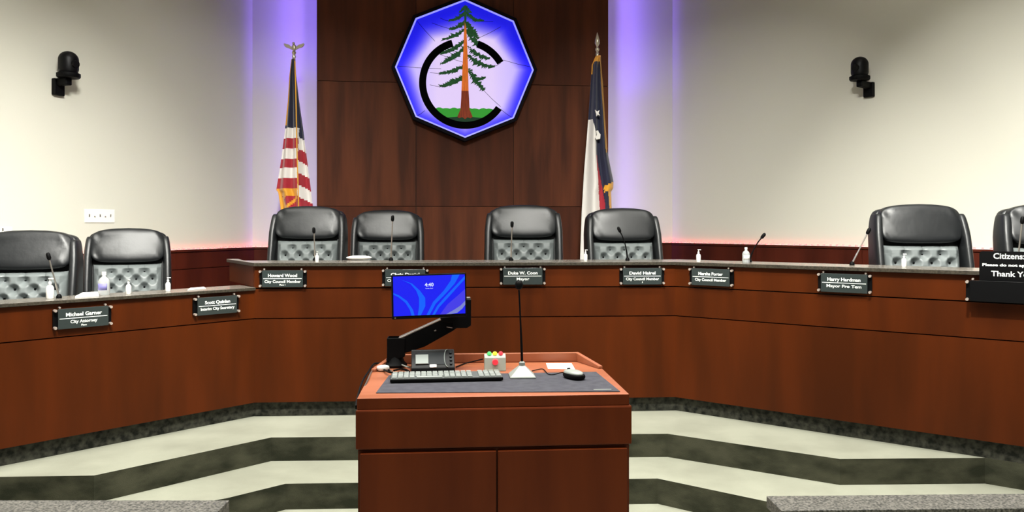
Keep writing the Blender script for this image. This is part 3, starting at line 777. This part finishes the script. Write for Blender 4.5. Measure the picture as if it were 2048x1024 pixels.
# ------------------------------------------------------------------ desk microphones
def gooseneck(base, tip, lab, head_bend=0.0, col='metal', stand=True, name='gooseneck_microphone', grp='desk microphones on the dais', hr=0.012, rr=0.0045):
    base = Vector(base); tip = Vector(tip); r = empty(name, base, 0, lab, 'microphone', grp)
    d = tip - base
    link('base', lathe(bmesh.new(), [(0.016, 0.0005), (0.016, 0.012), (0.010, 0.022), (0.006, 0.026)], n=20), M['black'], r, smooth=True)
    pts_ = []
    for k in range(11):
        t = k / 10; p = d * t; p.x += head_bend * (t ** 3) - head_bend * t * 0.0
        p.z += 0.012; pts_.append(p)
    link('neck', tube(bmesh.new(), pts_, [rr * 1.3] * 4 + [rr] * 7, 8), M[col], r, smooth=True)
    e = pts_[-1]; dirn = (pts_[-1] - pts_[-3]).normalized()
    bm = bmesh.new(); tube(bm, [e, e + dirn * 0.01, e + dirn * 0.035, e + dirn * 0.045], [hr * .6, hr, hr, hr * .5], 12)
    link('capsule', bm, M['black'], r, smooth=True)
def mic(px0, py0, px1, py1, ztop, lab, bend=0.0, col='metal', Dtip=None):
    b = G(px0, py0, ztop); D = (Dtip or b.y - 0.02); e = W(px1, py1, D)
    gooseneck(b, e, lab, bend, col)
mic(118, 596.5, 99, 524, ZTL, 'slanting desk microphone in front of the leftmost chair')
mic(630, 521.5, 628, 470, ZT, 'thin desk microphone in front of the chair by the striped flag')
mic(782, 521.5, 785, 446, ZT, 'tall desk microphone in front of the second centre chair')
mic(1022, 521.5, 1024, 458, ZT, 'desk microphone in front of the shiniest chair')
mic(1255, 521.5, 1249, 468, ZT, 'desk microphone in front of the chair by the lone star flag', -0.03, 'black')
mic(1499, 524, 1514, 480, ZT, 'desk microphone bent over to the right against the pale wall', 0.03, 'black')
mic(1704, 530.5, 1734, 472, ZT, 'slanting desk microphone leaning towards the large right chair')
mic(2034, 538, 2044, 452, ZT, 'desk microphone behind the notice sign at the right edge')

# ------------------------------------------------------------------ bottles and papers on the counters
def pump_bottle(px, py, z, h, lab, body='white', name='hand_sanitizer_bottle', rr=None):
    b = G(px, py, z); r = empty(name, b, random.uniform(-1, 1), lab, 'bottle', 'bottles on the dais counter')
    R_ = rr or h * 0.17
    link('body', lathe(bmesh.new(), [(R_ * .9, 0.0005), (R_, h * .04), (R_, h * .5), (R_ * .75, h * .6), (R_ * .35, h * .66), (R_ * .35, h * .72)], n=20), M[body], r, smooth=True)
    link('collar', lathe(bmesh.new(), [(R_ * .45, h * .70), (R_ * .45, h * .80), (R_ * .18, h * .82), (R_ * .15, h * .92)], n=14), M['white'], r, smooth=True)
    bm = BX((h * 0.06, 0, h * .95), (h * .26, h * .09, h * .06)); link('nozzle', bm, M['white'], r, bevel=0.002)
    return r
def big_bottle(px, py, z, h, lab, lb='label'):
    b = G(px, py, z); r = empty('plastic_bottle', b, 0, lab, 'bottle', 'bottles on the dais counter'); R_ = h * 0.23
    link('body', lathe(bmesh.new(), [(R_ * .9, 0.0005), (R_, h * .05), (R_, h * .58), (R_ * .8, h * .70), (R_ * .35, h * .80), (R_ * .3, h * .86)], n=24), M['clear'], r, smooth=True)
    link('cap', lathe(bmesh.new(), [(R_ * .38, h * .85), (R_ * .38, h * 1.0)], n=16), M['white'], r, smooth=True)
    bm = bmesh.new(); n_ = 10; v = []
    for k in range(n_ + 1):
        a = -PI * 0.82 + PI * 0.64 * k / n_; v.append((bm.verts.new((R_ * 1.02 * math.cos(a), R_ * 1.02 * math.sin(a), h * .22)), bm.verts.new((R_ * 1.02 * math.cos(a), R_ * 1.02 * math.sin(a), h * .5))))
    for k in range(n_): bm.faces.new((v[k][0], v[k + 1][0], v[k + 1][1], v[k][1]))
    o = link('label', bm, M[lb], r, smooth=True); s_ = o.modifiers.new('s', 'SOLIDIFY'); s_.thickness = 0.001
    return r
pump_bottle(100, 597.5, ZTL, 0.125, 'white pump bottle beside the slanting leftmost microphone')
big_bottle(208, 590, ZTL, 0.145, 'clear plastic bottle with violet label on the left counter')
pump_bottle(257, 588, ZTL, 0.095, 'small white pump bottle right of the violet labelled bottle')
pump_bottle(336, 583, ZTL, 0.095, 'white pump bottle in front of the wood by the second left chair')
pump_bottle(634, 524, ZT, 0.078, 'tiny white bottle in front of the chair by the striped flag')
pump_bottle(1171, 522, ZT, 0.085, 'white bottle left of the chair by the lone star flag')
pump_bottle(1397, 524, ZT, 0.092, 'white pump bottle standing left of the clear water bottle')
big_bottle(1492, 526, ZT, 0.110, 'clear bottle under the microphone bent to the right', 'paper')
pump_bottle(1808, 534, ZT, 0.085, 'white pump bottle in front of the largest right chair')
def paper(pts_, z, lab, name='paper_sheet', th=0.004, m='paper', cat='paper', crumple=0.0):
    c = sum((G(x, y, z) for x, y in pts_), Vector()) / len(pts_)
    bm = bmesh.new(); prism(bm, [(G(x, y, z) - c).xy for x, y in pts_], 0.0005, th)
    o = link(name, bm, M[m], bevel=0.001 if th > 0.003 else 0); o.location = c
    return tag(o, lab, cat)
paper([(150, 596.5), (198, 593), (196, 587), (165, 588.5)], ZTL, 'stack of white papers on the left counter beside the bottle', 'paper_stack', 0.012)
paper([(375, 581), (412, 577.5), (408, 574.5), (380, 577)], ZTL, 'white paper lying near the right end of the left counter')
c = G(718, 520, ZT); o = link('folded_cloth', sup(bmesh.new(), (0, 0, 0.017), (0.19, 0.12, 0.034), 0.9, 0.7, 24, 8), M['paper'], smooth=True); o.location = c
tag(o, 'white folded cloth lying between the two left centre chairs', 'cloth')

# ------------------------------------------------------------------ lectern
PROT = math.radians(4.4)
lec_o = Vector((-0.06, 2.803, 0.0)); PT = 1.05
lec = empty('lectern', lec_o, PROT, 'reddish wood lectern desk with cabinet doors standing in the middle of the floor', 'lectern')
ca, sa = math.cos(-PROT), math.sin(-PROT)
def LP(px, py, z=PT):                # photo pixel on the lectern top -> lectern-local point
    v = G(px, py, z) - lec_o; return Vector((v.x * ca - v.y * sa, v.x * sa + v.y * ca, z))
HW = 0.478; DP = 0.70
top = [(-HW, 0), (HW, 0), (HW, DP - 0.16), (HW - 0.07, DP), (-HW + 0.07, DP), (-HW, DP - 0.16)]
bm = bmesh.new(); prism(bm, top, PT - 0.040, PT)
for f in bm.faces: f.material_index = 0 if f.normal.z > .5 else 1
link('top', bm, None, lec, bevel=0.003, mats=[M['podtop'], M['podium']])
body = [(-HW - 0.004, -0.006), (HW + 0.008, -0.006), (HW + 0.008, DP - 0.18), (HW - 0.06, DP - 0.02), (-HW + 0.06, DP - 0.02), (-HW - 0.004, DP - 0.18)]
bm = bmesh.new(); prism(bm, body, 0.872, PT - 0.040); link('drawer_band', bm, M['podium'], lec, bevel=0.006)
bd = [(x * 0.985, y + 0.014) for x, y in body]
bm = bmesh.new(); prism(bm, bd, 0.06, 0.868); link('cabinet', bm, M['podium'], lec)
bm = bmesh.new(); prism(bm, [(x * 0.96, y * 0.96 + 0.04) for x, y in body], 0.001, 0.06); link('plinth', bm, M['gap'], lec)
for s in (-1, 1):
    x0, x1 = (-HW + 0.012, 0.004) if s < 0 else (0.010, HW - 0.010)
    d = link('door', BX(((x0 + x1) / 2, -0.002, 0.463), (x1 - x0, 0.018, 0.795)), M['podium'], lec, bevel=0.002)
# raised lip round the back
lipz = 0.040
def lip(poly, z0, z1, h1=None):
    bm = bmesh.new(); prism(bm, poly, z0, z1); return bm
bm = bmesh.new(); prism(bm, [(-HW + 0.07, DP - 0.018), (HW - 0.07, DP - 0.018), (HW - 0.07, DP), (-HW + 0.07, DP)], PT + 0.0005, PT + lipz)
link('back_lip', bm, M['podtop'], lec, bevel=0.003)
for s in (-1, 1):
    P0 = [Vector((s * HW, DP - 0.20)), Vector((s * (HW - 0.07), DP))]; t = (P0[1] - P0[0]).normalized(); n = Vector((-t.y, t.x)) * (s)
    bm = bmesh.new(); a = [P0[0], P0[1], P0[1] + n * 0.018, P0[0] + n * 0.018]
    vb = [bm.verts.new((p.x, p.y, PT + 0.0005)) for p in a]; vt = [bm.verts.new((p.x, p.y, PT + (0.012 if i in (0, 3) else lipz))) for i, p in enumerate(a)]
    bm.faces.new(vb[::-1]); bm.faces.new(vt)
    for i in range(4): bm.faces.new((vb[i], vb[(i + 1) % 4], vt[(i + 1) % 4], vt[i]))
    bmesh.ops.recalc_face_normals(bm, faces=bm.faces); link('side_lip', bm, M['podtop'], lec, bevel=0.002)

def on_lectern(px, py, z, name, lab, cat, rot=0.0):
    p = G(px, py, z); return empty(name, p, PROT + rot, lab, cat)
# desk mat
q = [LP(752, 787), LP(1240, 784), LP(1192, 745), LP(778, 752)]
c = sum(q, Vector()) / 4; wc = lec_o + Matrix.Rotation(PROT, 3, 'Z') @ Vector((c.x, c.y, 0)); wc.z = PT
dm = empty('desk_mat', wc, PROT, 'dark grey desk mat spread over the lectern top', 'desk mat')
bm = bmesh.new(); prism(bm, [(p.x - c.x, p.y - c.y) for p in q], 0.0005, 0.003); link('mat', bm, M['mat'], dm)
a = LP(1185, 781); b = LP(1225, 781)
bm = bmesh.new(); box(bm, ((a.x + b.x) / 2 - c.x, (a.y + b.y) / 2 - c.y, 0.0036), (0.065, 0.008, 0.001)); link('tag', bm, M['silver'], dm)
# keyboard
kb = on_lectern(893, 758, PT + 0.003, 'keyboard', 'grey computer keyboard lying on the desk mat', 'keyboard', math.radians(2.0))
KW, KD = 0.428, 0.135
bm = bmesh.new(); box(bm, (0, 0, 0.009), (KW, KD, 0.010))
box(bm, (0, 0, 0.003), (KW * 0.97, KD * 0.9, 0.005))
link('body', bm, M['black'], kb, bevel=0.002)
link('deck', BX((0, 0.0, 0.0153), (KW * 0.99, KD * 0.96, 0.002)), M['kbd'], kb)
kk = None
for rr_ in range(5):
    for cc in range(19):
        if cc in (14,) : continue
        x = -KW / 2 + 0.016 + cc * (KW - 0.032) / 18; y = -KD / 2 + 0.017 + rr_ * (KD - 0.034) / 4
        if rr_ == 0 and 4 <= cc <= 8:
            if cc == 6: 
                link('space_bar', BX((x, y, 0.019), (0.098, 0.016, 0.005)), M['key'], kb, bevel=0.001)
            continue
        if kk is None: k_ = kk = link('key', BX((0, 0, 0), (0.0175, 0.0165, 0.005)), M['key'], kb)
        else: k_ = kk.copy(); C.objects.link(k_)
        k_.location = (x, y, 0.019)
# mouse
ms = on_lectern(1148, 757, PT + 0.003, 'computer_mouse', 'silver and black computer mouse on the desk mat', 'mouse', math.radians(28))
link('body', sup(bmesh.new(), (0, 0, 0.012), (0.064, 0.108, 0.024), 0.6, 0.8, 24, 10), M['black'], ms, smooth=True)
link('shell', sup(bmesh.new(), (0, 0.004, 0.021), (0.056, 0.098, 0.026), 0.9, 0.85, 24, 12), M['silver'], ms, smooth=True)
bm = bmesh.new(); tube(bm, [(-0.004, 0.034, 0.030), (0.004, 0.034, 0.030)], 0.007, 12); link('scroll_wheel', bm, M['black'], ms)
# lectern microphone
mb = G(1044, 753, PT + 0.003)
lm = empty('lectern_microphone', mb, PROT, 'tall thin gooseneck microphone on a silver pyramid base on the lectern', 'microphone')
bm = bmesh.new()
def frust(bm, w0, w1, d0, d1, z0, z1):
    a = [bm.verts.new((sx * w0 / 2, sy * d0 / 2, z0)) for sx, sy in ((-1, -1), (1, -1), (1, 1), (-1, 1))]
    b = [bm.verts.new((sx * w1 / 2, sy * d1 / 2, z1)) for sx, sy in ((-1, -1), (1, -1), (1, 1), (-1, 1))]
    bm.faces.new(a[::-1]); bm.faces.new(b)
    for i in range(4): bm.faces.new((a[i], a[(i + 1) % 4], b[(i + 1) % 4], b[i]))
frust(bm, 0.100, 0.100, 0.10, 0.10, 0.0005, 0.006); frust(bm, 0.098, 0.022, 0.098, 0.022, 0.006, 0.044)
bmesh.ops.recalc_face_normals(bm, faces=bm.faces); link('base', bm, M['silver'], lm, bevel=0.002)
link('collar', lathe(bmesh.new(), [(0.011, 0.043), (0.012, 0.046), (0.012, 0.056), (0.006, 0.060)], n=14), M['silver'], lm, smooth=True)
D_ = mb.y
rel = lambda px, py: (lambda v: Vector((v.x * ca - v.y * sa, v.x * sa + v.y * ca, v.z)))(W(px, py, D_) - mb)
link('neck', tube(bmesh.new(), [rel(1044, 724), rel(1043, 690), rel(1041, 645), rel(1039.5, 610), rel(1038, 580)], [0.0050, 0.0048, 0.0034, 0.0034, 0.0032], 8), M['black'], lm, smooth=True)
h = rel(1038, 570)
link('windscreen', sup(bmesh.new(), h, (0.032, 0.032, 0.038), 0.95, 1, 16, 10), M['black'], lm, smooth=True)
# note paper
paper([(1096, 738), (1150, 739), (1143, 727), (1092, 727)], PT, 'white note paper lying at the back right of the lectern', 'note_paper', 0.0015)
# speaker timer box
bx = on_lectern(990, 741, PT, 'speaker_timer', 'small grey box with green, yellow and red lights on the lectern', 'timer')
hgt = 0.068
bm = bmesh.new()
prof = [(-0.02, 0.0005), (0.03, 0.0005), (0.03, hgt * 0.95), (0.012, hgt), (-0.010, hgt * 0.8)]
v0 = [bm.verts.new((-0.044, y, z)) for y, z in prof]; v1 = [bm.verts.new((0.044, y, z)) for y, z in prof]
bm.faces.new(v0); bm.faces.new(v1[::-1])
for i in range(len(prof)): bm.faces.new((v0[i], v0[(i + 1) % 5], v1[(i + 1) % 5], v1[i]))
bmesh.ops.recalc_face_normals(bm, faces=bm.faces); link('housing', bm, M['boxgrey'], bx, bevel=0.002)
for x, m_ in ((-0.023, 'lampgrn'), (0.0, 'lampyel'), (0.024, 'lampred')):
    link('indicator_light', lathe(bmesh.new(), [(0.009, -0.004), (0.009, 0.004), (0.006, 0.009), (0.002, 0.010)], (x, 0.008, hgt - 0.001), 14), M[m_], bx, smooth=True)
bm = bmesh.new(); tube(bm, [(0, -0.0125, 0.040), (0, -0.024, 0.037)], 0.012, 18); link('button', bm, M['lampred'], bx, smooth=True)
# desk console
cs = on_lectern(866, 743, PT, 'desk_console', 'black desk console with glossy face and knobs below the monitor arm', 'console', math.radians(3))
bm = bmesh.new(); hgt = 0.082
prof = [(-0.035, 0.0005), (0.055, 0.0005), (0.055, hgt), (0.035, hgt + 0.002), (-0.030, 0.02)]
v0 = [bm.verts.new((-0.088, y, z)) for y, z in prof]; v1 = [bm.verts.new((0.088, y, z)) for y, z in prof]
bm.faces.new(v0); bm.faces.new(v1[::-1])
for i in range(len(prof)): bm.faces.new((v0[i], v0[(i + 1) % 5], v1[(i + 1) % 5], v1[i]))
bmesh.ops.recalc_face_normals(bm, faces=bm.faces); link('housing', bm, M['blackgloss'], cs, bevel=0.003)
nrm = Vector((0, -(hgt - 0.018), 0.065)).normalized(); dn_ = Vector((0, 0.065, hgt - 0.018))
def onface(x, t, off=0.0): return Vector((x, -0.030, 0.02)) + dn_ * t + nrm * off
bm = bmesh.new(); rotf = Matrix.Rotation(math.atan2(hgt - 0.018, 0.065), 3, 'X')
M['glass_grey'] = mat('console_glass', (22, 28, 33), 0.5, spec=0.2); M['lite'] = mat('console_reflection_and_ring', (140, 148, 144), 0.5)
link('display', BX(onface(-0.005, 0.50, 0.001), (0.115, 0.058, 0.002), rotf), M['glass_grey'], cs)
link('face_reflection', BX(onface(-0.045, 0.45, 0.004), (0.052, 0.046, 0.004), rotf), M['lite'], cs, bevel=0.001)  # pale slab standing for light reflected off the left of the face
link('latch', BX(onface(0.0, 0.07, 0.003), (0.026, 0.012, 0.006), rotf), M['metal'], cs)
for k in range(4):
    pp = onface(0.073, 0.2 + 0.2 * k, 0.0); bm = bmesh.new(); tube(bm, [pp, pp + nrm * 0.006], 0.0055, 10); link('knob', bm, M['glass_grey'], cs, smooth=True)
bm = bmesh.new(); tube(bm, [onface(0.052 + 0.014 * (1 - math.cos(a_)) - 0.006 , 0.5 + 0.48 * math.sin(a_), 0.003) for a_ in [(-PI / 2 + PI * k / 14) for k in range(15)]], 0.0016, 6); link('bezel_ring', bm, M['lite'], cs)

# monitor on a swing arm -------------------------------------------
AD = 3.27                               # depth of the arm
ab = G(790, 733, PT)
arm = empty('monitor_stand', ab, PROT, 'black articulated monitor arm clamped at the back left of the lectern', 'monitor arm')
def ra(px, py, D=ab.y): 
    v = W(px, py, D) - ab; return Vector((v.x * ca - v.y * sa, v.x * sa + v.y * ca, v.z))
def armpoly(name, P_, y0, y1, m='black', parent=arm):
    bm = bmesh.new(); prism_y(bm, [(ra(*p).x, ra(*p).z) for p in P_], y0, y1); return link(name, bm, M[m], parent, bevel=0.003)
link('foot', lathe(bmesh.new(), [(0.050, 0.0005), (0.052, 0.010), (0.040, 0.022), (0.032, 0.045)], n=20), M['black'], arm, smooth=True)
armpoly('post', [(775, 722), (810, 712), (812, 674), (775, 674)], -0.032, 0.032)
armpoly('lower_arm', [(776, 712), (776, 680), (796, 676), (884, 637), (915, 637), (915, 655), (905, 662), (850, 692), (820, 702)], -0.028, 0.028)
armpoly('arm_cover', [(776, 674), (798, 674), (884, 636), (884, 639), (799, 677.5), (776, 677)], -0.029, 0.029, 'metal')
armpoly('elbow', [(905, 655), (934, 655), (942, 650), (942, 598), (932, 598), (932, 630), (880, 634), (884, 642), (905, 645)], -0.045, 0.03)
armpoly('screw_cap', [(933, 598), (941, 598), (941, 595), (933, 595)], -0.02, 0.02, 'metal')
armpoly('arm_bolt', [(868, 660), (872, 658), (873, 661), (869, 662)], -0.030, -0.027, 'metal')
armpoly('arm_bolt', [(893, 652), (905, 654), (905, 656), (893, 654)], -0.030, -0.027, 'metal')
# monitor: yawed so its left edge is nearer
MD = 3.25
mc = W(859, 592, MD); MW, MH = 0.304, 0.179
mo = empty('monitor', mc, math.radians(13), 'small flat monitor showing a blue abstract wallpaper and the time', 'monitor')
mo.rotation_euler = (0, math.radians(-1.0), math.radians(13))
link('bezel', BX((0, 0.008, 0), (MW, 0.018, MH)), M['black'], mo, bevel=0.003)
link('mount', BX((0.085, 0.052, -0.045), (0.09, 0.07, 0.07)), M['black'], mo, bevel=0.004)
sx0, sx1, sz0, sz1 = -MW / 2 + 0.006, MW / 2 - 0.006, -MH / 2 + 0.013, MH / 2 - 0.006
scrn = link('screen', BX(((sx0 + sx1) / 2, -0.0015, (sz0 + sz1) / 2), (sx1 - sx0, 0.001, sz1 - sz0)), M['screen'], mo)
def SP(px, py):                          # photo pixel within the screen -> local
    return (sx0 + (px - 789) / (928 - 789) * (sx1 - sx0), sz1 - (py - 550) / (630 - 550) * (sz1 - sz0))
def clampP(p): return (max(sx0, min(sx1, p[0])), max(sz0, min(sz1, p[1])))
def ribbon(name, A, B, m, y):
    """band between two pixel polylines"""
    bm = bmesh.new(); n = len(A)
    for k in range(n - 1):
        q_ = [clampP(SP(*A[k])), clampP(SP(*A[k + 1])), clampP(SP(*B[k + 1])), clampP(SP(*B[k]))]
        prism_y(bm, q_, y - 0.0003, y)
    link(name, bm, M[m], scrn)
ribbon('swirl', [(787, 583), (800, 588), (815, 600), (826, 618), (829, 632)], [(787, 586), (799, 592), (812, 604), (820, 618), (823, 632)], 'ribbon', -0.0022)
ribbon('swirl', [(805, 557), (825, 565), (840, 580), (850, 595), (850, 612), (841, 632)], [(805, 557), (822, 566), (833, 580), (838, 595), (838, 612), (835, 632)], 'ribbon', -0.0024)
ribbon('swirl', [(918, 548), (908, 568), (890, 588), (870, 608), (858, 632)], [(903, 548), (900, 562), (886, 582), (865, 604), (852, 632)], 'ribbon', -0.0026)
ribbon('swirl', [(930, 560), (912, 577), (893, 598), (877, 615), (868, 632)], [(930, 553), (910, 572), (889, 594), (873, 612), (863, 632)], 'ribbon', -0.0028)
ribbon('swirl', [(930, 580), (912, 594), (893, 610), (878, 632)], [(930, 604), (918, 614), (905, 622), (890, 632)], 'ribbon2', -0.0030)
ribbon('swirl', [(930, 604), (918, 614), (905, 622), (890, 632)], [(930, 612), (922, 620), (912, 628), (900, 632)], 'ribbon3', -0.0032)
text_mesh('clock_text', '4:40', 0.021, M['scrtext'], scrn, (*[SP(858, 569)[0]], -0.0036, SP(858, 569)[1]), 0.0004, depth=0.0002)
text_mesh('date_text', 'Tuesday, May 6', 0.005, M['scrtext'], scrn, (SP(858, 576)[0], -0.0036, SP(858, 576)[1]), 0, depth=0.0002)
link('power_light', BX((-MW / 2 + 0.012, -0.0015, -MH / 2 + 0.006), (0.006, 0.002, 0.004)), M['metal'], mo)
# cables
def cable(pts_, r_, m_, lab, name='cable'):
    P_ = [Vector(p) for p in pts_]; out = []
    for i in range(len(P_) - 1):
        a, b = P_[max(i - 1, 0)], P_[i]; c2, d2 = P_[i + 1], P_[min(i + 2, len(P_) - 1)]
        for k in range(6):
            t = k / 6; out.append(0.5 * ((2 * b) + (-a + c2) * t + (2 * a - 5 * b + 4 * c2 - d2) * t * t + (-a + 3 * b - 3 * c2 + d2) * t ** 3))
    out.append(P_[-1]); o0 = out[0].copy()
    o = link(name, tube(bmesh.new(), [p - o0 for p in out], r_, 6), M[m_], smooth=True); o.location = o0
    return tag(o, lab, 'cable', 'cables on the lectern')
z_ = PT + 0.0045
L_ = lambda px, py, z=z_: G(px, py, z)
cable([L_(778, 741), L_(762, 728), L_(748, 728), L_(738, 742), L_(724, 765), Vector((-0.552, 2.83, 1.01)), Vector((-0.556, 2.93, 0.97))], 0.004, 'black', 'black cable hanging over the left edge of the lectern')
cable([L_(785, 744), L_(768, 733), L_(752, 733), L_(742, 745), L_(733, 765), Vector((-0.556, 2.90, 1.02)), Vector((-0.562, 3.0, 0.99))], 0.003, 'metal', 'thin grey cable hanging over the left edge of the lectern')
cable([L_(800, 728), L_(812, 733, z_ + .02), L_(822, 736)], 0.003, 'silver', 'thin grey cable between the monitor arm and the console')
cable([L_(765, 738), L_(778, 744, z_ + .01), L_(795, 746), L_(818, 744, z_ + 0.008), L_(806, 738), L_(788, 741, z_ + .014)], 0.004, 'black', 'tangled black cable at the foot of the monitor arm')
cable([L_(912, 734), L_(930, 727), L_(950, 722, z_ + .01), L_(966, 718, z_ + .02)], 0.0028, 'black', 'thin cable running from the console to the timer box')
cable([L_(1064, 742), L_(1085, 738), L_(1096, 748), L_(1108, 749, z_), L_(1125, 745, z_), L_(1136, 750, z_ + .006)], 0.002, 'black', 'thin mouse cable curling beside the note paper')
pl = on_lectern(766, 742, PT, 'power_adapter', 'small white adapter beside the foot of the monitor arm', 'adapter', 0.6)
link('body', sup(bmesh.new(), (0, 0, 0.0125), (0.05, 0.04, 0.022), 0.6, 0.6, 18, 8), M['white'], pl, smooth=True)

# ------------------------------------------------------------------ low partitions at the bottom corners
def partition(x0, x1, y0, y1, lab):
    r = empty('low_partition', ((x0 + x1) / 2, (y0 + y1) / 2, 0), math.radians(1.6 if x0 > 0 else 0), lab, 'partition')
    Lx = x1 - x0; Ly = y1 - y0
    link('panel', BX((0, 0.0, 0.361), (Lx - 0.03, Ly - 0.03, 0.72)), M['podium'], r)
    link('cap', BX((0, 0, 0.74), (Lx, Ly, 0.038)), M['granite_cap'] if 'granite_cap' in M else M['granite'], r, bevel=0.002)
M['granite_cap'] = mat('speckled_granite_cap', (122, 119, 112), 0.55, var=((48, 48, 46), 130, (1, 1, 1), 4), spec=0.4)
partition(-3.2, -0.915, 2.42, 2.59, 'low wooden partition with granite cap in the lower left corner')
partition(0.838, 3.3, 2.53, 2.665, 'low wooden partition with granite cap in the lower right corner')
